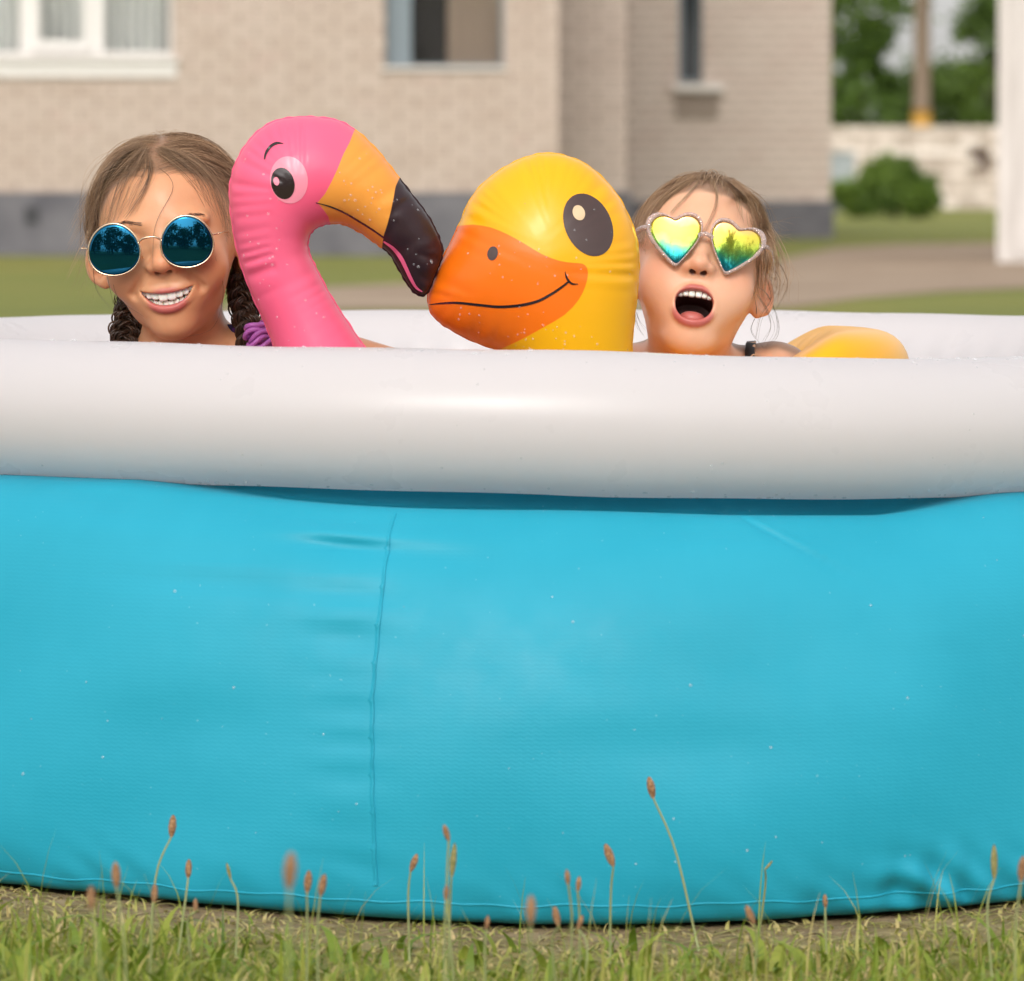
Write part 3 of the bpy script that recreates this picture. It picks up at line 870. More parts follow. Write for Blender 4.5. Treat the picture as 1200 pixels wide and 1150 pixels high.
# soft puckers on the inside of the ring where it is welded
rr = rr + .0016 * np.sin(TT * 90 + 2 * np.sin(TT * 13)) * np.exp(-((np.abs(PS - PI)) / .6) ** 2)
R = .80 + rr * np.cos(PS) * 1.02
RV = np.stack([PX + R * np.sin(TT), PY - R * np.cos(TT), zc + rr * np.sin(PS)], -1).reshape(-1, 3)
I = np.arange(NT_)[:, None]; J = np.arange(NS_)[None, :]
F = np.stack([I * NS_ + J, ((I + 1) % NT_) * NS_ + J, ((I + 1) % NT_) * NS_ + (J + 1) % NS_, I * NS_ + (J + 1) % NS_], -1).reshape(-1, 4)
ringo = link('air_ring', mesh_np('air_ring', RV, F), m_ringw, pool)
# inner liner and floor
m_liner = mat('liner_blue', (.05, .40, .58), .4)
b = MB(); ns = 96; lv = []
for (r_, z_) in ((.765, .40), (.775, .30), (.78, .15), (.77, .03), (.70, .012), (.3, .010), (.02, .010)):
    lv += [(PX + r_ * math.sin(2 * PI * k / ns), PY - r_ * math.cos(2 * PI * k / ns), z_) for k in range(ns)]
b.add(lv, [(i * ns + k, i * ns + (k + 1) % ns, (i + 1) * ns + (k + 1) % ns, (i + 1) * ns + k) for i in range(6) for k in range(ns)] + [tuple(6 * ns + k for k in range(ns))])
b.build('liner', m_liner, pool)

# water drops on ring and wall
m_drop = mat('drop_water', (.95, .97, 1), .03, IOR=1.6, Specular_IOR_Level=1.0, Alpha=.16)
ico = bmesh.new(); bmesh.ops.create_icosphere(ico, subdivisions=2, radius=1)
icoV = np.array([v.co[:] for v in ico.verts]); icoF = [tuple(v.index for v in f.verts) for f in ico.faces]; ico.free()
def drops(name, P, N, R, parent, flat=.55):
    b = MB()
    for p, nn, r in zip(P, N, R):
        nn = nn / np.linalg.norm(nn); a = np.cross(nn, [0.3, .5, .8]); a /= np.linalg.norm(a); c = np.cross(nn, a)
        b.add(p + r * (icoV[:, 0:1] * a + icoV[:, 1:2] * c + icoV[:, 2:3] * nn * flat), icoF)
    o = b.build(name, m_drop, parent); o['kind'] = 'stuff'; return o
P, N, R_ = [], [], []
for k in range(230):
    t = rng.uniform(-.62, .62); m_ = rng.random()
    s = 1.45 + rng.normal() * .12 if m_ < .25 else (-1.25 + rng.normal() * .10 if m_ < .55 else rng.uniform(-1.3, 1.5))
    r_ = .0660 + .0008 * math.sin(t * 9 + 1); zz = .4380 + float(ring_drop(np.array(t)))
    nn = np.array([math.sin(t) * math.cos(s), -math.cos(t) * math.cos(s), math.sin(s)])
    P.append(np.array([PX + .80 * math.sin(t), PY - .80 * math.cos(t), zz]) + nn * (r_ + .0001)); N.append(nn)
    R_.append(rng.uniform(.0008, .0022) * (1.15 if m_ < .55 else .8))
drops('water_drops', P, N, R_, ringo)
P, N, R_ = [], [], []
for k in range(34):
    t = rng.uniform(-.52, .52); q = wall_at(t, rng.uniform(.03, .35)); nn = np.array([math.sin(t), -math.cos(t), .2])
    P.append(q + nn * .0002); N.append(nn); R_.append(rng.uniform(.0006, .0019))
drops('water_drops', P, N, R_, wall)

# water in the pool
m_water = mat('pool_water', (.55, .85, .92), .04, Transmission_Weight=.85, IOR=1.33)
n = NT(m_water); n.bump(n.noise(n.coord('Object'), 14, 3), .5, .01)
ns = 128
V = [(PX, PY, .385)] + [(PX + r_ * math.cos(2 * PI * k / ns), PY + r_ * math.sin(2 * PI * k / ns), .385) for r_ in (.4, .745) for k in range(ns)]
F = [(0, 1 + k, 1 + (k + 1) % ns) for k in range(ns)] + [(1 + k, 1 + ns + k, 1 + ns + (k + 1) % ns, 1 + (k + 1) % ns) for k in range(ns)]
tag(link('pool_water', mesh_np('pool_water', V, F), m_water), kind='structure')

# ================================================================== GRASS AND SEED STALKS
m_grass = mat('grass_blade', rough=.55)
n = NT(m_grass); tn = n.attr('tone')
gc = n.ramp(tn, [(0, (.085, .145, .012)), (.35, (.20, .28, .026)), (.62, (.34, .37, .055)), (.8, (.52, .44, .15)), (1, (.62, .47, .23))])
n.color(gc)
tr = n.n('BsdfTranslucent'); mx = n.n('MixShader'); mx.inputs[0].default_value = .3
n.l(gc, tr.inputs[0]); out = [x for x in n.t.nodes if x.type == 'OUTPUT_MATERIAL'][0]
n.l(n.b.outputs[0], mx.inputs[1]); n.l(tr.outputs[0], mx.inputs[2]); n.l(mx.outputs[0], out.inputs[0])

def blades(P, H, Wd, bend, tone, r):
    N = len(P); L = 5
    az = r.uniform(0, 2 * PI, N); d = np.stack([np.cos(az), np.sin(az), 0 * az], 1)
    s = np.stack([-np.sin(az + r.normal(0, .6, N)), np.cos(az), 0 * az], 1); s /= np.linalg.norm(s, axis=1)[:, None]
    t = np.linspace(0, 1, L)
    C = P[:, None] + d[:, None] * (bend * H)[:, None, None] * (t ** 2)[None, :, None]
    C[..., 2] += (H[:, None] * (t[None] - .45 * bend[:, None] * t[None] ** 2.2))
    w = Wd[:, None] * (1 - t[None] ** 1.6 * .93)
    V = np.stack([C - s[:, None] * w[..., None], C + s[:, None] * w[..., None]], 2).reshape(-1, 3)
    base = (np.arange(N)[:, None] * L + np.arange(L - 1)[None, :]) * 2
    F = np.stack([base, base + 1, base + 3, base + 2], -1).reshape(-1, 4)
    return V, F, np.repeat(tone, L * 2)
Vs, Fs, Ts, off = [], [], [], 0
def addb(x, y, H, Wd, bend, tone):
    global off
    P = np.stack([x, y, gz(x, y) - .002], 1)
    V, F, T = blades(P, H, Wd, bend, tone, rng)
    Vs.append(V); Fs.append(F + off); Ts.append(T); off += len(V)
def outside(x, y, r0): return (x - PX) ** 2 + (y - PY) ** 2 > r0 ** 2
# near lawn: denser and taller to the left and toward the camera, thin beside the pool
N = 42000
x = rng.uniform(-1.1, 1.1, N); y = rng.uniform(-2.9, -.6, N)
rad_ = np.hypot(x - PX, y - PY)
pat = vnoise(np.stack([x, y, 0 * x], 1), 9, 3)
pr = smoothstep(1.0, 1.36, rad_ + .12 * pat - .08 * x * (x < 0)) * .9 + .02
k = (rad_ > .955) & (rng.random(N) < pr); x, y, rad_, pat = x[k], y[k], rad_[k], pat[k]
H = rng.gamma(3, .0070, len(x)) * (.65 + .5 * smoothstep(1.0, 1.4, rad_)) * (1 + .25 * pat)
addb(x, y, np.clip(H, .008, .085), rng.uniform(.0009, .0022, len(x)), rng.uniform(.1, 1.3, len(x)), np.clip(rng.normal(.45, .24, len(x)) + .15 * pat + .18 * smoothstep(1.35, 1.0, rad_), 0, 1))
# dry litter lying beside the pool
N = 5200
a = rng.uniform(-.9, .9, N); r_ = rng.uniform(.945, 1.30, N)
addb(PX + r_ * np.sin(a), PY - r_ * np.cos(a), rng.uniform(.006, .022, N), rng.uniform(.0008, .0022, N), rng.uniform(1.0, 3.2, N), rng.uniform(.66, 1, N))
# clover-like broad leaves
N = 900
x = rng.uniform(-.9, .9, N); y = rng.uniform(-1.9, -1.08, N); k = outside(x, y, 1.08); x, y = x[k], y[k]
addb(x, y, rng.uniform(.018, .05, len(x)), rng.uniform(.0035, .007, len(x)), rng.uniform(.5, 1.4, len(x)), rng.uniform(.2, .6, len(x)))
# tall thin stems
N = 260
x = rng.uniform(-.8, .8, N); y = rng.uniform(-1.7, -1.05, N); k = outside(x, y, 1.0); x, y = x[k], y[k]
addb(x, y, rng.uniform(.05, .12, len(x)), rng.uniform(.0005, .001, len(x)), rng.uniform(.1, .6, len(x)), rng.uniform(.3, .85, len(x)))
# lawn beside and behind the pool
N = 34000
x = rng.uniform(-3.2, 3.2, N); y = -2 + 14 * rng.random(N) ** 1.4; k = outside(x, y, .97) & ~((np.abs(x) < 1.1) & (y < -.6)); x, y = x[k], y[k]
addb(x, y, rng.gamma(5, .008, len(x)), rng.uniform(.0015, .0045, len(x)), rng.uniform(.1, 1.2, len(x)), np.clip(rng.normal(.4, .2, len(x)), 0, 1))
me = mesh_np('grass', np.concatenate(Vs), np.concatenate(Fs)); fattr(me, 'tone', np.concatenate(Ts))
tag(link('grass', me, m_grass), 'short green and straw lawn grass around the pool', 'grass', kind='stuff')

# seed stalks of ribwort: (head px, head py, foot px, depth y, head length px, lean, green)
m_stem = mat('stalk_stem', (.30, .33, .14), .6)
m_head = mat('seed_head_brown', rough=.9)
n = NT(m_head); n.color(n.ramp(n.noise(n.coord('Object'), 500, 2), [(.35, (.17, .075, .035)), (.65, (.42, .24, .12))]))
m_headg = mat('seed_head_green', rough=.9)
n = NT(m_headg); n.color(n.ramp(n.noise(n.coord('Object'), 500, 2), [(.35, (.16, .16, .05)), (.65, (.33, .28, .12))]))
stalks = [(202, 968, 172, -1.16, 26, .10, 0), (136, 1025, 146, -1.85, 30, -.05, 0), (221, 1018, 206, -1.20, 22, .04, 0), (181, 1047, 170, -1.45, 22, .05, 0),
          (107, 1052, 112, -2.2, 28, -.02, 0), (229, 1061, 222, -1.3, 16, .0, 0), (268, 1021, 274, -1.22, 20, -.25, 1), (340, 1020, 333, -2.7, 44, .06, 0),
          (361, 1033, 357, -1.50, 26, .1, 0), (378, 1037, 371, -1.55, 26, .2, 0), (485, 1011, 479, -1.22, 22, .35, 0), (523, 976, 534, -1.5, 20, -.3, 0),
          (531, 1008, 524, -1.40, 40, .1, 1), (523, 1046, 520, -1.6, 18, .05, 0), (714, 1002, 716, -1.24, 28, -.35, 0), (763, 923, 820, -1.14, 26, -.2, 0),
          (665, 1028, 668, -1.5, 18, -.1, 0), (678, 1036, 680, -1.42, 18, .1, 0), (652, 1074, 655, -1.5, 24, -.2, 0), (680, 1081, 684, -1.45, 18, .3, 0),
          (901, 1014, 892, -1.10, 14, .7, 1), (879, 1072, 884, -1.5, 24, -.4, 0), (967, 1056, 971, -1.2, 16, -.05, 0), (1165, 1010, 1166, -1.35, 40, .0, 1),
          (1198, 1018, 1196, -1.7, 30, .1, 0), (622, 1066, 618, -2.3, 34, .02, 0), (571, 1081, 569, -1.5, 16, .1, 0)]
special = {0: 'upright brown seed head on a straight pale stalk, clearly taller than the stalks around it',
           15: 'tallest brown seed head on a long thin slanting stalk before the blue wall',
           7: 'large fuzzy brown seed head on a tall stalk standing well in front of the pool',
           14: 'slanting brown seed head with a curved second stem before the pool wall',
           20: 'small pale seed head bent sideways on a wiry stalk', 12: 'long green brown seed spike below a smaller brown head', 23: 'narrow upright green seed spike beside the wrinkled hem of the pool',
           6: 'thin green unripe seed spike leaning on a fine stalk'}
for k, (px, py, fx, dy, ln, lean, green) in enumerate(stalks):
    hp = W(px, py, dy); sc_ = FPX / (dy - CAM[1]); foot = np.array([(fx - 600) / sc_, dy + rng.uniform(-.01, .03), 0])
    st = empty('seed_stalk', foot, special.get(k, 'brown ribwort seed head on a thin stalk in the grass'), 'seed stalk', 'seed stalks before the pool')
    L = ln / sc_; ax_ = np.array([math.sin(lean), .1, math.cos(lean)]); ax_ /= np.linalg.norm(ax_)
    lo = hp - ax_ * L * .5
    mid = foot * .45 + lo * .55 + np.array([(lo[0] - foot[0]) * -.12 + rng.normal() * .003, 0, .012])
    b = MB(); b.tube(smooth_path([foot - [0, 0, .004], mid, lo, lo + ax_ * L * .2], 14), np.linspace(.0011, .0007, 14), 6); b.build('stem', m_stem, st)
    t = np.linspace(0, 1, 12); prof = (np.sin(PI * (t * .93 + .05)) ** .6) * L * (.175 if not green else .10)
    b = MB(); b.tube(lo + ax_ * L * t[:, None], prof + 1e-4, 10)
    for q in range(60):           # small florets
        u = rng.uniform(.05, .95); a = rng.uniform(0, 2 * PI); rr_ = np.interp(u, t, prof)
        e1 = np.cross(ax_, [0, 1, 0]); e2 = np.cross(ax_, e1); dd = math.cos(a) * e1 + math.sin(a) * e2
        p0 = lo + ax_ * L * u + dd * rr_ * .8
        b.tube([p0, p0 + dd * rr_ * .35 + ax_ * rr_ * .25], [rr_ * .16, rr_ * .05], 4)
    b.build('seed_head', m_headg if green else m_head, st)

# ================================================================== INFLATABLE FLOATS
def inflate(outline_px, yplane, res, wr_list, thick=1.0, foot_extra=None, seam_w=.0025):
    """two sheets welded along an outline and blown up: thickness from a Poisson solve.
    returns h(x, z): half thickness, and its signed distance / arc functions"""
    Q = smooth_closed(np.array([W(px, py, yplane)[[0, 2]] for px, py in outline_px]), 8)
    lo, hi = Q.min(0) - .012, Q.max(0) + .012
    gx = np.arange(lo[0], hi[0], res); gz = np.arange(lo[1], hi[1], res)
    A, B = np.meshgrid(gx, gz, indexing='ij')
    sd, s = poly_sd(np.stack([A.ravel(), B.ravel()], 1), Q)
    sd = sd.reshape(A.shape); s = s.reshape(A.shape)
    ins = sd < 0
    u = np.where(ins, np.maximum(-sd, 0) * .03, 0)
    # coarse-to-fine would be quicker; plain over-relaxation on a checkerboard is quick enough
    ii, jj = np.meshgrid(np.arange(A.shape[0]), np.arange(A.shape[1]), indexing='ij')
    red = ((ii + jj) % 2 == 0) & ins; blk_ = ((ii + jj) % 2 == 1) & ins
    om = 1.94
    for it in range(260):
        for m in (red, blk_):
            nb_ = .25 * (np.roll(u, 1, 0) + np.roll(u, -1, 0) + np.roll(u, 1, 1) + np.roll(u, -1, 1) + res * res)
            u = np.where(m, u + om * (nb_ - u), u)
    u = np.where(ins, np.maximum(u, 1e-9), 0)
    # wrinkles run in from the weld, across it
    lift = np.zeros_like(u)
    for (s0, s1, wl, amp, reach, ph) in wr_list:
        env = smoothstep(s0, s0 + .02, s) * smoothstep(s1, s1 - .02, s) * np.exp(-(-sd) / reach) * (1 - np.exp(sd / .003))
        cw = np.sin(2 * PI * s / wl + 2.6 * np.sin(s * 47 + ph) + 1.6 * np.sin(s * 113 + 2 * ph) + ph); env = env * (.35 + .65 * np.clip(np.sin(s * 71 + 3 * ph) + .4 * np.sin(s * 29), 0, 1.3))
        lift += amp * env * (cw - .5 * np.abs(cw))
    u2 = 2 * u * thick * thick
    hh = np.sqrt(u2)
    lift = np.where(ins, lift, 0)
    for _ in range(4):
        lift = .5 * lift + .125 * (np.roll(lift, 1, 0) + np.roll(lift, -1, 0) + np.roll(lift, 1, 1) + np.roll(lift, -1, 1))
    # outside: run on below zero so that the surface closes
    ue = np.where(ins, u2, -2 * .028 * sd * thick * thick)
    def samp(arr, X, Z):
        fx = np.clip((X - gx[0]) / res, 0, len(gx) - 1.001); fz = np.clip((Z - gz[0]) / res, 0, len(gz) - 1.001)
        i = fx.astype(int); j = fz.astype(int); a = fx - i; b = fz - j
        return (arr[i, j] * (1 - a) * (1 - b) + arr[i + 1, j] * a * (1 - b) + arr[i, j + 1] * (1 - a) * b + arr[i + 1, j + 1] * a * b)
    H = lambda X, Z: np.sqrt(np.maximum(samp(ue, X, Z), 0)) + samp(lift, X, Z)
    return dict(Q=Q, lo=lo, hi=hi, H=H, ue=lambda X, Z: samp(ue, X, Z), lift=lambda X, Z: samp(lift, X, Z), y=yplane)

def smooth_closed(P, k):
    n = len(P); out = []
    for i in range(n):
        a, b, c, d = P[i - 1], P[i], P[(i + 1) % n], P[(i + 2) % n]
        for t in np.linspace(0, 1, k, endpoint=False):
            out.append(.5 * (2 * b + (c - a) * t + (2 * a - 5 * b + 4 * c - d) * t * t + (3 * b - a - 3 * c + d) * t ** 3))
    return np.array(out)

def float_mesh(inf, res):
    y0 = inf['y']
    def f(P):
        X, Y, Z = P[:, 0], P[:, 1] - y0, P[:, 2]
        ue = inf['ue'](X, Z); h = np.sqrt(np.maximum(ue, 0)); l = inf['lift'](X, Z)
        he = np.maximum(h + l, 0)
        val = np.where(ue > 0, Y * Y - he * he, Y * Y - ue)
        return val / (2 * np.maximum(np.sqrt(np.abs(ue)), .012))
    lo, hi = inf['lo'], inf['hi']
    X = np.arange(lo[0], hi[0] + res, res); Z = np.arange(lo[1], hi[1] + res, res)
    Y = np.arange(-.105, .105 + res, res) + y0
    return surface_nets(f, X, Y, Z, project=4, slack=2.5)

def decal(name, inf, poly_px, m, parent, off=.0006, rings=14, both=True):
    """printed patch: a fan of rings inside a traced outline, laid on the blown-up sheet"""
    Q = np.array([W(px, py, inf['y'])[[0, 2]] for px, py in poly_px]); c = Q.mean(0); n_ = len(Q)
    P2 = [c[None]] + [c + (Q - c) * (k / rings) for k in range(1, rings + 1)]
    P2 = np.concatenate(P2)
    F = [(0, 1 + k, 1 + (k + 1) % n_) for k in range(n_)]
    for r_ in range(rings - 1):
        o = 1 + r_ * n_
        F += [(o + k, o + n_ + k, o + n_ + (k + 1) % n_, o + (k + 1) % n_) for k in range(n_)]
    h = inf['H'](P2[:, 0], P2[:, 1]) + off
    b = MB(); b.add(np.c_[P2[:, 0], inf['y'] - h, P2[:, 1]], F); o = b.build(name, m, parent)
    if both:
        b = MB(); b.add(np.c_[P2[:, 0], inf['y'] + h, P2[:, 1]], [tuple(reversed(f)) for f in F]); b.build(name, m, parent)
    return o

def line_decal(name, inf, pts_px, width_px, m, parent, off=.0007, n_=60):
    C = smooth_path(np.c_[np.array([W(px, py, inf['y'])[[0, 2]] for px, py in pts_px]), np.zeros(len(pts_px))], n_)[:, :2]
    sc_ = FPX / (inf['y'] - CAM[1])
    w = np.interp(np.linspace(0, 1, n_), np.linspace(0, 1, len(width_px)), width_px) / sc_ * .5
    T = np.gradient(C, axis=0); T /= np.linalg.norm(T, axis=1)[:, None]; Nn = np.c_[-T[:, 1], T[:, 0]]
    b = MB(); P2 = np.concatenate([C + Nn * (w * k)[:, None] for k in (-1, -.33, .33, 1)])
    h = inf['H'](P2[:, 0], P2[:, 1]) + off
    b.add(np.c_[P2[:, 0], inf['y'] - h, P2[:, 1]], [(i + k * n_, i + 1 + k * n_, i + 1 + (k + 1) * n_, i + (k + 1) * n_) for i in range(n_ - 1) for k in range(3)])
    return b.build(name, m, parent)

def ellipse_px(cx, cy, rx, ry, deg, n_=48):
    a = math.radians(deg); t = np.linspace(0, 2 * PI, n_, endpoint=False)
    return [(cx + rx * math.cos(q) * math.cos(a) - ry * math.sin(q) * math.sin(a), cy + rx * math.cos(q) * math.sin(a) + ry * math.sin(q) * math.cos(a)) for q in t]

def seam_strip(inf, m, parent, w=.0035, prints=()):
    Q = inf['Q']; n_ = len(Q); T = np.roll(Q, -1, 0) - np.roll(Q, 1, 0); T /= np.linalg.norm(T, axis=1)[:, None] + 1e-12
    Nn = np.c_[T[:, 1], -T[:, 0]]
    area = .5 * np.sum(Q[:, 0] * np.roll(Q[:, 1], -1) - Q[:, 1] * np.roll(Q[:, 0], -1))
    if area < 0: Nn = -Nn
    ww = w * (.75 + .25 * np.sin(np.arange(n_) * .9) * np.sin(np.arange(n_) * .23))
    In = Q - Nn * .0015; Ou = Q + Nn * ww[:, None]
    t = .0006; y = inf['y']
    V = np.concatenate([np.c_[In[:, 0], np.full(n_, y - t * 2), In[:, 1]], np.c_[Ou[:, 0], np.full(n_, y - t * .4), Ou[:, 1]],
                        np.c_[Ou[:, 0], np.full(n_, y + t * .4), Ou[:, 1]], np.c_[In[:, 0], np.full(n_, y + t * 2), In[:, 1]]])
    F = [(i + k * n_, (i + 1) % n_ + k * n_, (i + 1) % n_ + (k + 1) * n_, i + (k + 1) * n_) for i in range(n_) for k in range(3)]
    b = MB(); b.add(V, F); o = b.build('seam', m, parent)
    for nm, pg, k in prints:
        d_, _ = poly_sd(V[:, [0, 2]], pg); fattr(o.data, nm, d_ * k)
    return o

def vinyl(name, build, rough=.3, sss=.25):
    m = mat(name, rough=rough, Coat_Weight=.12, Coat_Roughness=.10, Specular_IOR_Level=.35)
    n = NT(m); c = build(n)
    n.color(c); see_through(n, c, .10)
    n.bump(n.noise(n.coord('Object'), 55, 3), .10, .0015)
    return m
def step(n, name, soft=.35): return n.maprange(n.attr(name), soft, -soft, 0, 1)

def torus(cx, cy, z, R, r, n1=140, n2=40, wob=.0, sq=1.0):
    t = np.linspace(0, 2 * PI, n1, endpoint=False); p = np.linspace(0, 2 * PI, n2, endpoint=False)
    T, Pp = np.meshgrid(t, p, indexing='ij')
    pk = np.exp(-((np.abs(Pp - PI)) / .9) ** 2)
    rr = r * (1 + wob * pk * np.sin(T * 34 + 2 * np.sin(T * 7)))
    cp = np.sign(np.cos(Pp)) * np.abs(np.cos(Pp)) ** sq; sp_ = np.sign(np.sin(Pp)) * np.abs(np.sin(Pp)) ** sq
    V = np.stack([cx + (R + rr * cp) * np.cos(T), cy + (R + rr * cp) * np.sin(T), z + rr * sp_], -1).reshape(-1, 3)
    I = np.arange(n1)[:, None]; J = np.arange(n2)[None, :]
    F = np.stack([I * n2 + J, ((I + 1) % n1) * n2 + J, ((I + 1) % n1) * n2 + (J + 1) % n2, I * n2 + (J + 1) % n2], -1).reshape(-1, 4)
    return V, F

m_black = mat('black_print', (.022, .011, .012), .22, Coat_Weight=.3)
m_brown = mat('brown_print', (.060, .030, .026), .28, Coat_Weight=.3)

# ---- pink flamingo
FY = -.405
fl_out = [(325, 418), (316, 390), (305, 365), (292, 335), (282, 305), (275, 275), (271, 245), (270, 220), (274, 200), (281, 183), (292, 166), (306, 152), (322, 143), (340, 139), (360, 138), (380, 139), (398, 143), (414, 152),
          (430, 165), (446, 182), (460, 200), (474, 218), (488, 236), (500, 252), (509, 268), (515, 282), (518, 294), (516, 305), (511, 318), (504, 336), (498, 345), (490, 345), (482, 338), (474, 326), (466, 312), (458, 298), (450, 291),
          (440, 284), (428, 275), (414, 267), (402, 262), (390, 261), (378, 263), (368, 268), (362, 276), (360, 286), (362, 298), (368, 311), (376, 327), (388, 349), (402, 371), (418, 395), (432, 416), (446, 450), (452, 490), (452, 540), (330, 540), (336, 490), (334, 450)]
inf_f = inflate(fl_out, FY, .0016, [(.05, .30, .0135, 0.0040, .030, .3), (.34, .62, .021, .0034, .020, 1.1), (.60, .98, .012, .0020, .012, 2.0)], thick=1.12)
flam = empty('flamingo_float', (W(392, 500, FY)[0], FY, .33), 'pink inflatable flamingo swim ring with orange and black beak', 'pool float')
V, F = float_mesh(inf_f, .0021)
me = mesh_np('body', V, F)
pq = lambda pts: np.array([W(px, py, FY)[[0, 2]] for px, py in pts])
beak = pq([(420, 140), (411, 167), (404, 181), (397, 199), (390, 214), (383, 227), (374, 237.5), (381, 246), (386, 254), (388, 266), (400, 300), (520, 380), (560, 300), (520, 180), (450, 130)])
tip = pq([(470, 205), (464, 219), (462, 232), (459, 247), (455, 262), (450, 277), (449, 284), (448, 290), (446, 300), (480, 370), (540, 360), (560, 280), (500, 200)])
sc_ = FPX / (FY - CAM[1])
for nm, pg in (('beak', beak), ('tip', tip)):
    d_, _ = poly_sd(V[:, [0, 2]], smooth_closed(pg, 1)); fattr(me, nm, d_ * sc_)
def flcol(n):
    base = n.mix(n.maprange(n.noise(n.coord('Object'), 9, 2), .3, .7, 0, 1), (.96, .115, .235), (.95, .15, .275))
    orange = (.92, .36, .055)
    return n.mix(step(n, 'tip'), n.mix(step(n, 'beak'), base, orange), (.030, .012, .016))
m_fl = vinyl('flamingo_vinyl', flcol, .46, .3)
fb = link('body', me, m_fl, flam)
m_pinkl = vinyl('light_pink_print', lambda n: n.mix(0., (.93, .30, .40), (.93, .30, .40)), .3)
m_pinkline = vinyl('pink_line_print', lambda n: n.mix(0., (.90, .16, .32), (.9, .16, .32)), .3)
seam_strip(inf_f, m_fl, flam, .0022, [('beak', beak, sc_), ('tip', tip, sc_)])
eye = decal('eye', inf_f, ellipse_px(341, 211, 22, 27.5, -8), m_pinkl, flam)
decal('pupil', inf_f, ellipse_px(334, 215, 13.5, 18.5, -14), m_black, eye, .0011)
decal('glint', inf_f, ellipse_px(326.5, 212.5, 3.4, 5, -12), m_pinkl, eye, .0016, 6)
line_decal('eyebrow', inf_f, [(312, 187), (314, 179), (319, 172), (326, 168), (334, 168.5)], [1.5, 3, 3.4, 3, .6], m_black, flam)
line_decal('mouth_line', inf_f, [(372, 237.5), (388, 242), (404, 249), (420, 258.5), (436, 268.5), (451, 279)], [.8, 1.8, 2.2, 2.2, 2.2], m_black, flam)
line_decal('mouth_line', inf_f, [(450, 283), (461, 291), (470, 302), (476, 314), (482, 327), (488, 337), (495, 342)], [2, 4, 5, 4.5, 4, 3, 1.5], m_pinkline, flam)
V, F = torus(W(392, 500, FY)[0] - .13, -.22, .365, .165, .055, wob=.05)
link('ring', mesh_np('ring', V, F), m_fl, flam)

# ---- yellow duck
DY = -.385
dk_out = [(502, 347), (505, 365), (515, 377), (530, 387), (555, 400), (580, 409), (594, 418), (604, 440), (606, 490), (606, 545), (738, 545), (738, 490), (739, 440), (740, 410), (742, 382), (745, 355), (748, 320), (748, 300), (745, 277), (737, 255), (725, 232), (706, 209),
          (686, 193), (665, 184), (643, 180), (623, 183), (604, 190), (585, 201), (565, 217), (550, 237), (540, 260), (530, 282), (517, 307), (507, 328)]
inf_d = inflate(dk_out, DY, .0016, [(.50, .84, .0165, .0030, .026, .6), (.84, 1.2, .014, .0036, .034, .2), (.0, .12, .017, .0022, .018, 1.0)], thick=1.0)
duck = empty('duck_float', (W(672, 500, DY)[0], DY, .34), 'yellow inflatable duck swim ring with orange bill and brown eye', 'pool float')
V, F = float_mesh(inf_d, .0022)
me = mesh_np('body', V, F)
bill = np.array([W(px, py, DY)[[0, 2]] for px, py in [(480, 262), (525, 266), (539, 264.5), (555, 263), (575, 266), (595, 274), (615, 285), (635, 297), (655, 304.5), (672, 307), (682, 308), (687, 313), (688, 321), (685, 334), (677, 350), (661, 367), (636, 382), (611, 396), (590, 406.5), (575, 413), (540, 425), (480, 420)]])
d_, _ = poly_sd(V[:, [0, 2]], smooth_closed(bill, 2)); fattr(me, 'bill', d_ * FPX / (DY - CAM[1]))
def dkcol(n):
    return n.mix(step(n, 'bill', .5), n.mix(n.maprange(n.noise(n.coord('Object'), 9, 2), .3, .7, 0, 1), (.97, .455, .004), (.97, .485, .006)), (.97, .185, .006))
m_dk = vinyl('duck_vinyl', dkcol, .34, .25)
link('body', me, m_dk, duck)
m_dkr = vinyl('duck_ring_vinyl', lambda n: n.mix(0., (.97, .455, .004), (.92, .5, .01)), .34, .25)
seam_strip(inf_d, m_dk, duck, .0016, [('bill', smooth_closed(bill, 2), FPX / (DY - CAM[1]))])
e_ = decal('eye', inf_d, ellipse_px(688.5, 263, 27, 38, -25), m_brown, duck)
decal('glint', inf_d, ellipse_px(677.5, 249, 7.0, 9.0, -22), mat('cream_print', (.72, .52, .32), .35), e_, .0012, 6)
decal('nostril', inf_d, ellipse_px(577.5, 296, 6, 8.2, 14), m_brown, duck, .0007, 6)
line_decal('mouth_line', inf_d, [(503, 357), (520, 354.7), (537, 354), (560, 356), (585, 358), (610, 356), (630, 351), (647, 342), (660, 333), (665.5, 328.5)], [1, 2.4, 2.8, 3, 3.2, 3.2, 3, 2.6, 2.2], m_black, duck)
line_decal('mouth_line', inf_d, [(661.5, 317), (662.5, 322), (665, 327), (669.5, 331), (676.5, 331.5)], [.8, 1.8, 2.6, 2.2, .8], m_black, duck, .0010, 30)
V, F = torus(.155, -.10, 0, .200, .060, wob=.05, sq=.68)
V[:, 2] += .412 + .034 * smoothstep(.105, .185, V[:, 0] - .155)
link('ring', mesh_np('ring', V, F), m_dkr, duck)

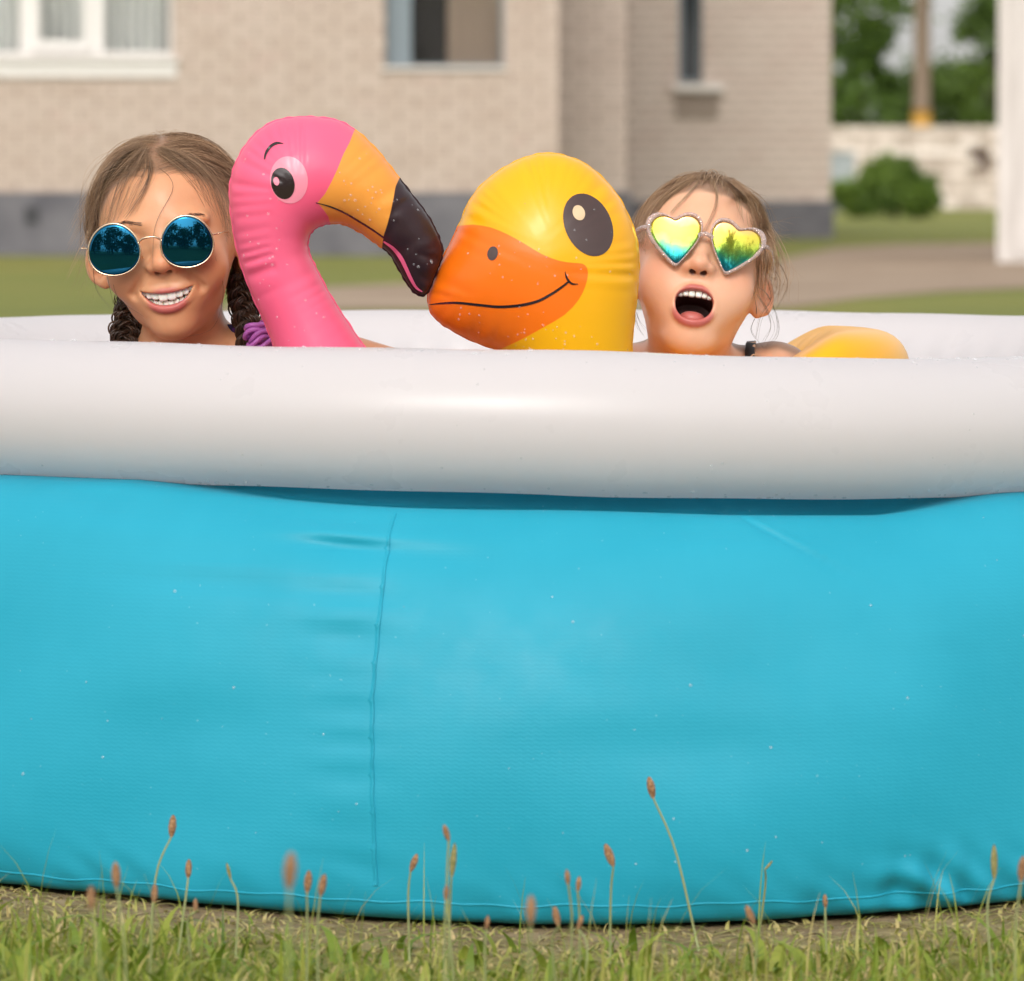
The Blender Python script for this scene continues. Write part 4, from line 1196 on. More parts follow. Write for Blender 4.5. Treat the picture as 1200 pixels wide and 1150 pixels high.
def float_drops(inf, boxes, cnt, parent, rmax=.0018):
    P, N, R_ = [], [], []
    while len(P) < cnt:
        x0, y0, x1, y1 = boxes[int(rng.integers(len(boxes)))]
        w = W(rng.uniform(x0, x1), rng.uniform(y0, y1), inf['y']); X, Z = np.array([w[0]]), np.array([w[2]])
        h = float(inf['H'](X, Z)[0])
        if h < .012: continue
        e = .0015; gx1 = float(inf['H'](X + e, Z)[0] - inf['H'](X - e, Z)[0]) / (2 * e); gz1 = float(inf['H'](X, Z + e)[0] - inf['H'](X, Z - e)[0]) / (2 * e)
        nn = np.array([-gx1, -1, -gz1]); P.append(np.array([w[0], inf['y'] - h - .0001, w[2]])); N.append(nn); R_.append(rng.uniform(.0006, rmax))
    drops('water_drops', P, N, R_, parent)
float_drops(inf_f, [(285, 170, 330, 330), (300, 250, 400, 410), (400, 180, 450, 270), (440, 220, 510, 330)], 80, flam)
float_drops(inf_d, [(590, 380, 735, 418), (530, 280, 640, 390), (600, 190, 740, 330)], 70, duck, .0014)

# ================================================================== THE TWO CHILDREN
def rot(roll, pitch, yaw):
    return np.array(Matrix.Rotation(math.radians(roll), 3, 'Y') @ Matrix.Rotation(math.radians(pitch), 3, 'X') @ Matrix.Rotation(math.radians(yaw), 3, 'Z'))

def skull(P):
    d = smin(ell(P, (0, 1.3, 2.4), (7.1, 8.7, 7.8)), ell(P, (0, -1.6, -1.0), (5.7, 6.5, 8.0)), 3)
    return d
def mouth_y(X, Z=None): return -8.55 + .13 * X ** 2

def face_sdf(P, kind):
    X, Y, Z = P[:, 0], P[:, 1], P[:, 2]
    A = P.copy(); A[:, 0] = np.abs(X)                    # mirrored halves
    d = skull(P)
    op = kind == 'open'
    jz = -.9 if op else 0
    d = smin(d, ell(A, (0, -2.8, -5.9 + jz), (4.3 if not op else 4.0, 4.5, 3.6)), 2.4)
    d = smin(d, ell(P, (0, -6.2 if not op else -6.0, -8.45 + jz), (1.9 if not op else 2.3, 1.7, 1.5)), 2.4)
    if op: d = smin(d, ell(A, (3.3, -5.8, -3.6), (2.5, 2.0, 2.7)), 2.6)
    else: d = smin(d, ell(A, (3.45, -6.0, -3.1), (2.6, 2.1, 2.2)), 2.6)
    d = smin(d, ell(A, (2.9, -7.0, 1.75), (2.0, .9, .7)), 1.4)
    d = smax(d, -ell(A, (3.1, -9.4, .25), (1.6, 1.7, 1.1)), 1.2)
    d = smin(d, ell(A, (3.05, -6.75, .2), (1.25, 1.25, 1.15)), .5)
    # nose
    n_ = cap(P, (0, -7.35, 1.0), (0, -9.1, -1.9), .72, .85)
    n_ = smin(n_, ell(P, (0, -9.45, -2.2), (.95, .95, .82)), .7)
    n_ = smin(n_, ell(A, (1.08, -8.75, -2.45), (.62, .8, .6)), .55)
    d = smin(d, n_, .9)
    d = smax(d, -ell(A, (.56, -8.95, -2.95), (.36, .48, .48)), .15)
    # muzzle, folds
    d = smin(d, ell(P, (0, -6.5, -5.1 + jz * .4), (3.1, 1.75, 2.4 if not op else 3.0)), 1.8)
    d = smax(d, -cap(P, (0, -9.1, -3.5), (0, -9.1, -4.3), .22), .35)
    if not op:
        d = smax(d, -cap(A, (2.0, -8.75, -3.1), (3.45, -7.75, -5.0), .22, .3), .7)
    # lips
    FULL = (d, X, Y, Z); LIP = np.full(len(P), 9.); CAV = np.full(len(P), 9.)
    near_m = (np.abs(X) < 4.2) & (Z < -3.0) & (Z > -10.5) & (Y < -1.5)
    P0 = P; P = P[near_m]; d = d[near_m]; X, Y, Z = P[:, 0], P[:, 1], P[:, 2]
    if op:
        t = np.linspace(0, PI, 13)
        up = np.stack([2.05 * np.cos(t), mouth_y(2.05 * np.cos(t)) + .0, -6.35 + 1.72 * np.sin(t)], 1)
        lo = np.stack([2.05 * np.cos(t), mouth_y(2.05 * np.cos(t)) + .30 * np.sin(t), -6.35 - 1.85 * np.sin(t)], 1)
        lip = np.minimum(polyline_d(P, up, .10 + .30 * np.sin(t) - .06 * np.exp(-(np.cos(t) / .12) ** 2)), polyline_d(P, lo, .10 + .40 * np.sin(t)))
        q = (P - np.array([0, 0, -6.4])) / np.array([1.92, 1, 1.62]); q[:, 0] /= (1 + .16 * np.clip(q[:, 2], -1, 1)); rr_ = (np.abs(q[:, 0]) ** 2.3 + np.abs(q[:, 2]) ** 2.3) ** (1 / 2.3)
        cav = np.maximum((rr_ - 1) * 1.6, Y + 3.6)
    else:
        x = np.linspace(-2.7, 2.7, 13)
        e = 1 - (x / 2.7) ** 2
        zu = -5.20 + .065 * x ** 2; zl = -6.38 + .11 * x ** 2 + .0161 * x ** 4
        up = np.stack([x, mouth_y(x) - .02, zu + .22 * e + .03], 1); lo = np.stack([x, mouth_y(x) + .03, zl - .36 * e], 1)
        lip = np.minimum(polyline_d(P, up, .10 + .20 * e - .05 * np.exp(-(x / .25) ** 2)), polyline_d(P, lo, .10 + .32 * e))
        ZU = -5.20 + .065 * X ** 2; ZL = -6.38 + .11 * X ** 2 + .0161 * X ** 4
        cav = np.maximum(np.maximum((Z - ZU) * .95, (ZL - Z) * .62), np.maximum(np.abs(X) - 2.78, Y + 5.6))
    d = smin(d, lip, .6)
    d = smax(d, -cav, .22)
    D0 = FULL[0]; D0[near_m] = d; d = D0; LIP[near_m] = lip; CAV[near_m] = cav; lip, cav = LIP, CAV; P = P0
    # ears
    c = np.array([6.45 if op else 7.2, .9, -1.7 if op else -2.1]); q = A - c
    a = math.radians(42 if op else 54); ca, sa = math.cos(a), math.sin(a)
    E = np.stack([q[:, 0] * ca - q[:, 1] * sa, q[:, 0] * sa + q[:, 1] * ca, q[:, 2]], 1)
    b_ = math.radians(-10); E = np.stack([E[:, 0], E[:, 1] * math.cos(b_) - E[:, 2] * math.sin(b_), E[:, 1] * math.sin(b_) + E[:, 2] * math.cos(b_)], 1)
    ear = ell(E, (.55, .35, .35), (.55, 1.75, 2.35))
    ear = smin(ear, ell(E, (.45, -.55, -1.45), (.5, .75, .85)), .6)
    ear = smax(ear, -ell(E, (1.15, .05, .15), (.62, 1.15, 1.65)), .35)
    ear = smin(ear, cap(E, (.35, -.75, .5), (.55, -.2, -.9), .28), .4)
    ear = smin(ear, cap(E, (.75, .35, 1.35), (.75, .55, -.5), .20), .3)
    d = smin(d, ear, .55)
    return d, lip, cav

def hairline(P):
    """positive above the hairline (local cm)"""
    zt = np.interp(P[:, 1], [-9, -7.2, -6.0, -4.6, -3.2, -1.2, .8, 2.4, 4, 9], [8.4, 7.7, 6.9, 5.4, 3.0, .8, .9, -2.5, -6.5, -6.5])
    return P[:, 2] - zt

m_skin = {}
def skin_material(name, base, warm):
    m = mat(name, rough=.43, Subsurface_Weight=.22, Subsurface_Scale=.008, Specular_IOR_Level=.42, Coat_Weight=.06, Coat_Roughness=.25)
    m.node_tree.nodes['Principled BSDF'].inputs['Subsurface Radius'].default_value = (1, .38, .2)
    n = NT(m); co = n.coord('Object')
    c = n.mix(n.maprange(n.noise(co, 28, 4, .6), .3, .7, 0, 1), base, tuple(x * y for x, y in zip(base, (.93, .90, .88))))
    c = n.mix(n.attr('blush'), c, warm)
    c = n.mix(n.attr('scalp'), c, (.20, .115, .068))
    c = n.mix(n.attr('lip'), c, (.52, .135, .115))
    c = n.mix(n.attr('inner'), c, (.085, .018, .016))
    n.color(c)
    n.l(n.maprange(n.noise(co, 60, 3), .3, .7, .36, .52), n.b.inputs['Roughness'])
    n.bump(n.math('ADD', n.noise(co, 420, 2), n.math('MULTIPLY', n.noise(co, 90, 3), .6)), .16, .0006)
    return m

def build_child(name, kind, C, Rm, sc, body, skin, label):
    """one continuous skin from crown to feet; head in its own turned frame, the rest upright"""
    s = sc * .01
    to_local = lambda P: (P - C) @ Rm / s
    to_world = lambda Q: C + (np.asarray(Q, float) * s) @ Rm.T
    nb_ = to_world((0, 1.8, -4.5)); nm_ = to_world((0, 1.9, -7.5))
    def f(P):
        Lc = to_local(P); rl = np.linalg.norm(Lc, axis=1); nr = rl < 17
        d = (rl - 11.5) * s
        if nr.any(): d[nr] = face_sdf(Lc[nr], kind)[0] * s
        nk = np.minimum(cap(P, nb_, nm_, .041, .039), cap(P, nm_, body['neck'], .039, .046))
        d = smin(d, nk, .022)
        lowm = P[:, 2] < C[2] - .025
        out = d.copy(); P = P[lowm]; d = d[lowm]
        if not len(P): return out
        t = ell(P, body['chest'], body['chest_r'])
        t = smin(t, ell(P, body['belly'], (.098, .072, .13)), .05)
        t = smin(t, ell(P, body['hips'], (.118, .088, .085)), .05)
        for (a, b_, ra, rb) in body['limbs']: t = smin(t, cap(P, a, b_, ra, rb), .018)
        for (a, b_, ra, rb) in body['fingers']: t = smin(t, cap(P, a, b_, ra, rb), .006)
        for (a, b_, ra, rb) in body['yoke']: t = smin(t, cap(P, a, b_, ra, rb), .05)
        out[lowm] = smin(d, t, .035)
        return out
    h0, h1 = C - .118 * sc / .97, C + .118 * sc / .97
    h0[2] -= .004
    bb0, bb1 = np.array(body['lo']), np.array(body['hi'])
    ax = [axis([(bb0[k], h0[k], .007), (h0[k], h1[k], .0016)] + ([(h1[k], bb1[k], .007)] if bb1[k] > h1[k] else [])) for k in range(3)]
    V, F = surface_nets(f, *ax, project=2)
    root = empty(name, (C[0], C[1], .02), label, 'person')
    me = mesh_np('body', V, F)
    L = to_local(V); d_, lip, cav = face_sdf(L, kind)
    head = smoothstep(-12.5, -11, L[:, 2])
    fattr(me, 'lip', smoothstep(.20, .03, lip) * (cav > -.05) * (L[:, 1] < -6.9) * head)
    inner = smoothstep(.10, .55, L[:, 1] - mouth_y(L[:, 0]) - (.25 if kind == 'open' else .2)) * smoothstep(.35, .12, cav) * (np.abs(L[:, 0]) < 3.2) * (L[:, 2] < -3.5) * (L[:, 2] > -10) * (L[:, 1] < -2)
    nos = smoothstep(.16, -.02, ell(np.c_[np.abs(L[:, 0]), L[:, 1:]], (.56, -8.95, -2.85), (.36, .48, .40))) * (.85 if kind == 'open' else .45)  # nostril hollows darkened in the skin colour to stand for their shade
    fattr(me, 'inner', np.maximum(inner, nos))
    hl = hairline(L) + .5 * vnoise(L, 2.2, 5)
    fattr(me, 'scalp', smoothstep(-.9, .9, hl) * .80 * (L[:, 2] > -7))
    A = L.copy(); A[:, 0] = np.abs(A[:, 0])
    bl = np.exp(-(np.linalg.norm((A - [4.0, -6.8, -2.6]) / [1.9, 2, 1.6], axis=1)) ** 2) * .5 + np.exp(-(np.linalg.norm((A - [0, -10, -2.2]) / [1.3, 1.2, 1.0], axis=1)) ** 2) * .45 + np.exp(-(np.linalg.norm((A - [7.6, 1.6, -.8]) / [1.2, 2.2, 2.6], axis=1)) ** 2) * .55
    fattr(me, 'blush', np.clip(bl, 0, .8))
    bo = link('body', me, skin, root)
    return root, bo, f, to_local, to_world, (V, F, L)

m_tooth = mat('tooth_enamel', (.86, .83, .76), .22, Subsurface_Weight=.2, Subsurface_Scale=.004)
m_tongue = mat('tongue_flesh', (.50, .13, .11), .4, Subsurface_Weight=.2, Subsurface_Scale=.006)
m_eye = mat('eyeball', (.75, .72, .70), .1)
def superq(c, r, e=.58, n1=14, n2=10):
    """rounded block"""
    V = []
    sg = lambda v, p: math.copysign(abs(v) ** p, v)
    for i in range(n2 + 1):
        a = -PI / 2 + PI * i / n2
        for j in range(n1):
            b_ = 2 * PI * j / n1
            V.append((c[0] + r[0] * sg(math.cos(a), e) * sg(math.cos(b_), e), c[1] + r[1] * sg(math.cos(a), e) * sg(math.sin(b_), e), c[2] + r[2] * sg(math.sin(a), e)))
    F = [(i * n1 + j, i * n1 + (j + 1) % n1, (i + 1) * n1 + (j + 1) % n1, (i + 1) * n1 + j) for i in range(n2) for j in range(n1)]
    return np.array(V), F
def teeth(root, to_world, rows):
    for row in rows:
        b = MB()
        for (x, w, ztop, h, yy) in row:
            V, F = superq((x, yy, ztop - h / 2), (w / 2, .30, h / 2)); b.add(to_world(V), F)
        b.build('teeth', m_tooth, root)

def hair_mat(name, dark, light, rough=.42):
    m = mat(name, rough=rough, Specular_IOR_Level=.55)
    n = NT(m); n.color(n.ramp(n.attr('tone'), [(.0, dark), (.6, tuple((a + b) / 2 for a, b in zip(dark, light))), (1, light)]))
    return m

def trace_many(pix, f, lift=.003, yfall=-.3):
    """points where the sight lines of pixels meet the head, a little in front; else on an upright plane"""
    D = np.array([ray(px, py) for px, py in pix]); fall = np.array([W(px, py, yfall) for px, py in pix])
    D /= np.linalg.norm(D, axis=1)[:, None]; t = np.full(len(D), 5.45); done = np.zeros(len(D), bool)
    for _ in range(70):
        v = f(CAM + D * t[:, None]) - lift
        done |= v < .0005
        t = np.where(done, t, t + np.maximum(v * .8, .0004))
        if (done | (t > 6.2)).all(): break
    return np.where(done[:, None], CAM + D * t[:, None], fall)

def comb(roots, gather, f_loc, lift, bow, M, r):
    """strands laid over the head from roots to a gathering point (local cm)"""
    N = len(roots); t = np.linspace(0, 1, M)[None, :, None]
    ctrl = (roots + gather) / 2 + bow
    P = (1 - t) ** 2 * roots[:, None] + 2 * t * (1 - t) * ctrl[:, None] + t ** 2 * gather[:, None]
    lf = lift[:, None] * np.sin(PI * np.clip(np.linspace(0.02, .92, M), 0, 1))[None, :] ** .6 + .06
    Q = P.reshape(-1, 3); lf = lf.reshape(-1)
    for _ in range(5):
        d = f_loc(Q); h = .05
        g = np.stack([f_loc(Q + h * np.eye(3)[k]) - d for k in range(3)], 1) / h
        g /= np.linalg.norm(g, axis=1)[:, None] + 1e-9
        Q = Q + g * np.where(d < lf, lf - d, np.where(d > lf + 1.2, -(d - lf - 1.2) * .5, 0))[:, None]
    P = Q.reshape(N, M, 3)
    for _ in range(2):
        P[:, 1:-1] = .5 * P[:, 1:-1] + .25 * (P[:, :-2] + P[:, 2:])
    ph = r.uniform(0, 6.28, (N, 1)); k = np.linspace(0, 1, M)[None]
    wob = (.05 * np.sin(k * 7 + ph) * k)[..., None] * r.normal(size=(N, 1, 3))
    return P + wob

def clumps(specs, f, r, lift=.003, M=18, fan=1.0, yfall=-.3):
    """loose hairs following traced lines on the head: [(path in pixels, hairs, spread in pixels), ...]"""
    allp = trace_many([q for path, _, _ in specs for q in path], f, lift, yfall); out = []; i = 0
    t = np.linspace(0, 1, M)
    for path, n_, spread in specs:
        C = smooth_path(allp[i:i + len(path)], M); i += len(path)
        sp = spread / 1156.
        off = r.normal(size=(n_, 1, 3)) * [1, .5, .6] * sp * (.4 + fan * t)[None, :, None]
        wob = r.normal(size=(n_, 1, 3)) * (np.sin(t[None] * r.uniform(3, 9, (n_, 1)) + r.uniform(0, 6, (n_, 1))) * t[None])[..., None] * sp * .8
        out.append(C[None] + off + wob)
    return np.concatenate(out)

def braid(start, end, rad, m, parent, r, turns=3.2, hairs=34):
    """three ropes of hair plaited round each other"""
    M = 60; t = np.linspace(0, 1, M); A = np.array(start, float); B = np.array(end, float)
    ax_ = (B - A) / np.linalg.norm(B - A); e1 = np.cross(ax_, [0, 1, 0]); e1 /= np.linalg.norm(e1); e2 = np.cross(ax_, e1)
    paths = []; rr_ = rad * (1 - .35 * t)
    for k in range(3):
        ph = 2 * PI * (turns * t + k / 3)
        C = A + (B - A) * t[:, None] + e1 * (rr_ * 1.05 * np.sin(ph))[:, None] + e2 * (rr_ * .55 * np.sin(2 * ph))[:, None]
        for h in range(hairs):
            a = r.uniform(0, 2 * PI); q = math.sqrt(r.uniform(0, 1)) * .80
            tw = a + 2.0 * t
            q += .35 * (r.random() < .12)
            paths.append(C + r.normal(size=3) * rad * .12 + e1 * (rr_ * q * np.cos(tw))[:, None] + e2 * (rr_ * q * np.sin(tw))[:, None])
        b = MB()
    o = strands('braid', np.array(paths), np.full(len(paths), rad * .11), m, parent, taper=False)
    return o

# ------------------------------------------------ child beside the flamingo
r1 = np.random.default_rng(11)
C1 = W(200, 278, -.25); R1 = rot(-7, 2, -4)
hand = lambda w, d: [(w, w + np.array(d) * .05, .020, .017)]
def fingers(w, d, side):
    d = np.array(d, float) / np.linalg.norm(d); s_ = np.cross(d, side); s_ /= np.linalg.norm(s_); u = np.cross(s_, d); out = []
    for k, ln in zip((-1.5, -.5, .5, 1.5), (.040, .047, .045, .035)):
        a = w + d * .045 + s_ * k * .0125; m_ = a + d * ln * .5 - u * .006; e = m_ + d * ln * .35 - u * .016
        out += [(a, m_, .0075, .007), (m_, e, .007, .006)]
    a = w + d * .012 + s_ * .026; out += [(a, a + d * .025 + s_ * .014, .0085, .0075), (a + d * .025 + s_ * .014, a + d * .045 + s_ * .012 - u * .006, .0075, .0065)]
    return out
v3 = lambda *a: np.array(a, float)
body1 = dict(neck=v3(-.335, -.205, .445), chest=(-.335, -.185, .335), chest_r=(.118, .078, .14), belly=(-.335, -.175, .21), hips=(-.335, -.165, .105),
             yoke=[(v3(-.335, -.195, .438), v3(-.24, -.215, .472), .046, .038), (v3(-.335, -.195, .435), v3(-.44, -.20, .425), .046, .038)],
             limbs=[(v3(-.228, -.218, .486), v3(-.075, -.275, .447), .034, .029), (v3(-.075, -.275, .447), v3(-.015, -.42, .36), .028, .020), (v3(-.015, -.42, .36), v3(-.008, -.465, .345), .022, .022),
                    (v3(-.452, -.20, .418), v3(-.53, -.17, .26), .036, .029), (v3(-.53, -.17, .26), v3(-.47, -.36, .27), .028, .020), (v3(-.47, -.36, .27), v3(-.455, -.405, .272), .022, .022),
                    (v3(-.28, -.17, .10), v3(-.25, -.47, .20), .066, .050), (v3(-.25, -.47, .20), v3(-.22, -.52, .05), .046, .032), (v3(-.22, -.51, .045), v3(-.21, -.60, .035), .030, .022),
                    (v3(-.39, -.17, .10), v3(-.42, -.46, .20), .066, .050), (v3(-.42, -.46, .20), v3(-.40, -.50, .05), .046, .032), (v3(-.40, -.49, .045), v3(-.40, -.58, .035), .030, .022)],
             fingers=fingers(v3(-.015, -.42, .36), (.05, -.9, -.25), (0, 0, 1)) + fingers(v3(-.47, -.36, .27), (.3, -.9, 0), (0, 0, 1)), lo=(-.60, -.64, .012), hi=(.06, -.04, .72))
skin1 = skin_material('sunned_skin', (.70, .345, .180), (.70, .25, .13))
girl, gb, gf, gl, gw, (V1, F1, L1) = build_child('person', 'smile', C1, R1, 1.0, body1, skin1, 'smiling child in round blue mirrored sunglasses with two dark braids')
yb = lambda x: mouth_y(x) + .40
row_u = [(x, w, -4.92 + .055 * x * x, h, yb(x)) for x, w, h in ((-.43, .98, 1.06), (.43, .98, 1.04), (-1.20, .78, .92), (1.20, .78, .94), (-1.82, .70, .88), (1.82, .70, .86), (-2.36, .60, .70), (2.36, .60, .70))]
row_l = [(x, .55, -5.92 + .10 * x * x, .70, yb(x) + .48) for x in (-1.85, -1.32, -.79, -.26, .27, .80, 1.33, 1.85)]
teeth(girl, gw, [row_u, row_l])
m_hair1 = hair_mat('brown_hair', (.105, .058, .032), (.54, .34, .195))
m_hair1d = hair_mat('dark_wet_hair', (.022, .012, .008), (.12, .066, .038), .35)

def scalp_roots(n_, r, extra=0.):
    out = []
    while sum(map(len, out)) < n_:
        u = r.normal(size=(4 * n_, 3)); u /= np.linalg.norm(u, axis=1)[:, None]
        Q = u * [7.1, 8.7, 7.8] + [0, 1.3, 2.4]
        for _ in range(3):
            d = skull(Q); h = .05
            g = np.stack([skull(Q + h * np.eye(3)[k]) - d for k in range(3)], 1) / h
            Q = Q - g * d[:, None]
        hl = hairline(Q) + .5 * r.normal(size=len(Q))
        out.append(Q[hl > extra])
    return np.concatenate(out)[:n_]
skl = lambda Q: np.minimum(skull(Q), 1e9)
rt = scalp_roots(4600, r1); ex_ = scalp_roots(9000, r1); rt = np.concatenate([rt, ex_[(np.abs(ex_[:, 0] - .25 + .3 * np.sin(ex_[:, 1])) < 1.3) & (ex_[:, 2] > 5)]])
sd_ = np.where(rt[:, 0] + .3 * np.sin(rt[:, 1]) + .15 * r1.normal(size=len(rt)) > .25, 1., -1.)
gat = np.stack([sd_ * 6.3, np.full(len(rt), 4.2), np.full(len(rt), -6.2)], 1) + r1.normal(size=rt.shape) * [.45, .5, .7]
frontness = smoothstep(1, -6, rt[:, 1])
bow = np.stack([sd_ * (4.0 + .6 * frontness), 2.6 + 0 * frontness, 5.0 + .4 * frontness], 1) + r1.normal(size=rt.shape) * .35
P = comb(rt, gat, skl, np.abs(r1.normal(.38, .30, len(rt))) + .06, bow, 18, r1)
hair1 = strands('hair', gw(P.reshape(-1, 3)).reshape(P.shape), r1.uniform(.00022, .00036, len(P)), m_hair1, girl, taper=False)
# loose fringe and stray hairs
fr_paths = [([(170, 172), (150, 196), (130, 232), (121, 266)], 26, 7), ([(172, 174), (160, 196), (144, 226), (131, 260)], 20, 6), ([(168, 170), (140, 188), (117, 224), (110, 270)], 34, 7),
            ([(165, 168), (128, 186), (106, 226), (104, 284)], 40, 6), ([(174, 180), (177, 198), (170, 220), (151, 252)], 14, 2.2), ([(172, 176), (170, 200), (158, 226), (144, 254)], 10, 4),
            ([(184, 174), (214, 188), (240, 214), (256, 254)], 34, 6), ([(186, 173), (224, 188), (250, 216), (266, 262)], 44, 6), ([(182, 176), (206, 192), (228, 214), (246, 240)], 16, 5), ([(190, 174), (230, 190), (258, 226), (268, 280)], 40, 5)]
LP = clumps(fr_paths, gf, r1)
strands('hair', LP, r1.uniform(.00014, .00024, len(LP)), m_hair1, girl)
fr_dark = [([(140, 210), (131, 238), (126, 262)], 3, 1.2), ([(152, 200), (141, 230), (134, 258)], 3, 1.2), ([(176, 190), (172, 216), (158, 240), (147, 256)], 5, 1.0), ([(170, 196), (160, 224), (150, 246)], 2, .8),
           ([(176, 186), (176, 204), (170, 220), (162, 232)], 5, 1.2), ([(185, 196), (199, 208), (202, 224), (186, 254), (180, 276), (179, 309)], 2, .3), ([(118, 220), (112, 250), (110, 280)], 3, 1.5), ([(200, 182), (228, 204), (244, 236)], 3, 1.5),
           ([(110, 272), (111, 333), (130, 362)], 2, .6), ([(124, 262), (125, 318), (132, 356)], 2, .5), ([(129, 312), (138, 348), (168, 371)], 1, .3), ([(252, 300), (262, 340), (250, 384), (214, 396)], 1, .3)]
LP = clumps(fr_dark, gf, r1)
strands('hair', LP, np.full(len(LP), .00022), m_hair1d, girl)
fly = []
for k in range(420):
    a = r1.uniform(math.radians(20), math.radians(205)); q = 7.3 + r1.uniform(.0, .4)
    p0 = np.array([q * math.cos(a), r1.uniform(-2, 3), 3 + q * math.sin(a)]); 
    dr = np.array([math.cos(a + r1.normal(0, .5)), r1.normal(0, .4), math.sin(a) * .5 - (1.2 if math.cos(a) < -.5 else .2)]); ln = r1.uniform(.5, 1.9) * (1.9 if math.cos(a) < -.5 else 1)
    t = np.linspace(0, 1, 12)[:, None]
    fly.append(p0 + dr * ln * t + np.array([-.35 * (1 if math.cos(a) < 0 else -1), 0, -.9]) * ln * .5 * t ** 2 + .12 * np.sin(t * r1.uniform(3, 9) + r1.uniform(0, 6)) * r1.normal(size=3))
fly = np.array(fly)
m_fly = hair_mat('fine_light_hair', (.22, .13, .075), (.50, .34, .20))
strands('hair', gw(fly.reshape(-1, 3)).reshape(fly.shape), np.full(len(fly), .00013), m_fly, girl)
braid(W(158, 352, -.20), W(140, 440, -.235), .0105, m_hair1d, girl, r1, 2.6, 46)
braid(W(279, 318, -.215), W(300, 440, -.275), .0090, m_hair1d, girl, r1, 3.0, 46)
brow_p = []
for side in (-1, 1):
    for k in range(90):
        u = r1.uniform(0, 1); x = side * (1.5 + 3.0 * u); q = np.array([x, -8.6 + .12 * (x * x) * .35, 1.9 + .55 * math.sin(u * 2.3) + r1.normal() * .12])
        d_ = np.array([side * .5, .12, .15 - .3 * u]) * r1.uniform(.6, 1.2); t = np.linspace(0, 1, 6)[:, None]
        brow_p.append(q + d_ * t)
def to_surface(Pl, fl, lift):
    Q = np.array(Pl).reshape(-1, 3)
    for _ in range(6):
        d = fl(Q); h = .04; g = np.stack([fl(Q + h * np.eye(3)[k]) - d for k in range(3)], 1) / h; g /= np.linalg.norm(g, axis=1)[:, None] + 1e-9
        Q = Q - g * (d - lift)[:, None]
    return Q.reshape(np.array(Pl).shape)
bp_ = to_surface(brow_p, lambda Q: face_sdf(Q, 'smile')[0], .05)
for q_ in (bp_[:90], bp_[90:]): strands('eyebrow', gw(q_.reshape(-1, 3)).reshape(q_.shape), np.full(len(q_), .0002), m_hair1d, girl)

def swimsuit(V, F, keep, m, root, off=.0028):
    """cloth shell over part of the skin"""
    Fk = F[keep[F].all(1)]
    ids = np.unique(Fk); mp_ = np.full(len(V), -1); mp_[ids] = np.arange(len(ids))
    nrm = np.zeros_like(V); q = V[F]; fn = np.cross(q[:, 2] - q[:, 0], q[:, 3] - q[:, 1])
    for k in range(4): np.add.at(nrm, F[:, k], fn)
    nrm /= np.linalg.norm(nrm, axis=1)[:, None] + 1e-12
    return link('swimsuit', mesh_np('swimsuit', V[ids] + nrm[ids] * off, mp_[Fk]), m, root)
m_suit1 = mat('purple_swimsuit', rough=.6)
n = NT(m_suit1); n.color(n.ramp(n.noise(n.coord('Object'), 45, 2), [(.42, (.035, .030, .11)), (.5, (.16, .055, .34)), (.6, (.30, .10, .48))], 'CONSTANT'))
keep = (V1[:, 2] < .40) & (V1[:, 2] > .05) & (np.abs(V1[:, 0] + .335) < .124) & (V1[:, 1] > -.285)
swimsuit(V1, F1, keep, m_suit1, girl)
def strap(pts, w, m, root, f, lift=.002, name='strap'):
    P = smooth_path(np.array(pts), 26)
    Q = P.copy()
    for _ in range(8):
        d = f(Q); h = 4e-4; g = np.stack([f(Q + h * np.eye(3)[k]) - d for k in range(3)], 1) / h; g /= np.linalg.norm(g, axis=1)[:, None] + 1e-9
        Q = Q - g * (d - lift)[:, None]
    T = np.gradient(Q, axis=0); T /= np.linalg.norm(T, axis=1)[:, None] + 1e-12
    d = f(Q); g = np.stack([f(Q + 4e-4 * np.eye(3)[k]) - d for k in range(3)], 1); g /= np.linalg.norm(g, axis=1)[:, None] + 1e-9
    B = np.cross(T, g)
    n_ = len(Q); V = np.concatenate([Q - B * w, Q - B * w * .9 + g * .0012, Q + B * w * .9 + g * .0012, Q + B * w])
    F = [(i + k * n_, i + 1 + k * n_, i + 1 + (k + 1) * n_, i + (k + 1) * n_) for i in range(n_ - 1) for k in range(3)]
    b = MB(); b.add(V, F); return b.build(name, m, root)
for sx in (-1, 1):
    strap([(-.335 + sx * .07, -.255, .385), (-.335 + sx * .078, -.245, .43), (-.335 + sx * .08, -.205, .485), (-.335 + sx * .075, -.15, .45), (-.335 + sx * .06, -.115, .38)], .012, m_suit1, girl, gf)
# coiled hair tie on the braid by the flamingo
m_tie = mat('lilac_elastic', (.46, .13, .47), .45)
tc = W(303, 394, -.285); b = MB(); tie_ax = np.array([.35, -.1, -.9]); tie_ax /= np.linalg.norm(tie_ax); e1 = np.cross(tie_ax, [0, 1, 0]); e1 /= np.linalg.norm(e1); e2 = np.cross(tie_ax, e1)
tie = empty('hair_tie', tc, 'lilac coiled elastic hair tie round the braid beside the flamingo', 'hair tie')
for k in range(5):
    t = np.linspace(0, 2 * PI, 25); c = tc + tie_ax * (k - 2) * .0052 + e1 * .002 * (-1) ** k
    b = MB(); b.tube(c + e1 * (.0112 * np.cos(t))[:, None] + e2 * (.0112 * np.sin(t))[:, None] + tie_ax * (.0022 * np.sin(2 * t + k))[:, None], .0026, 8, False); b.build('coil', m_tie, tie)

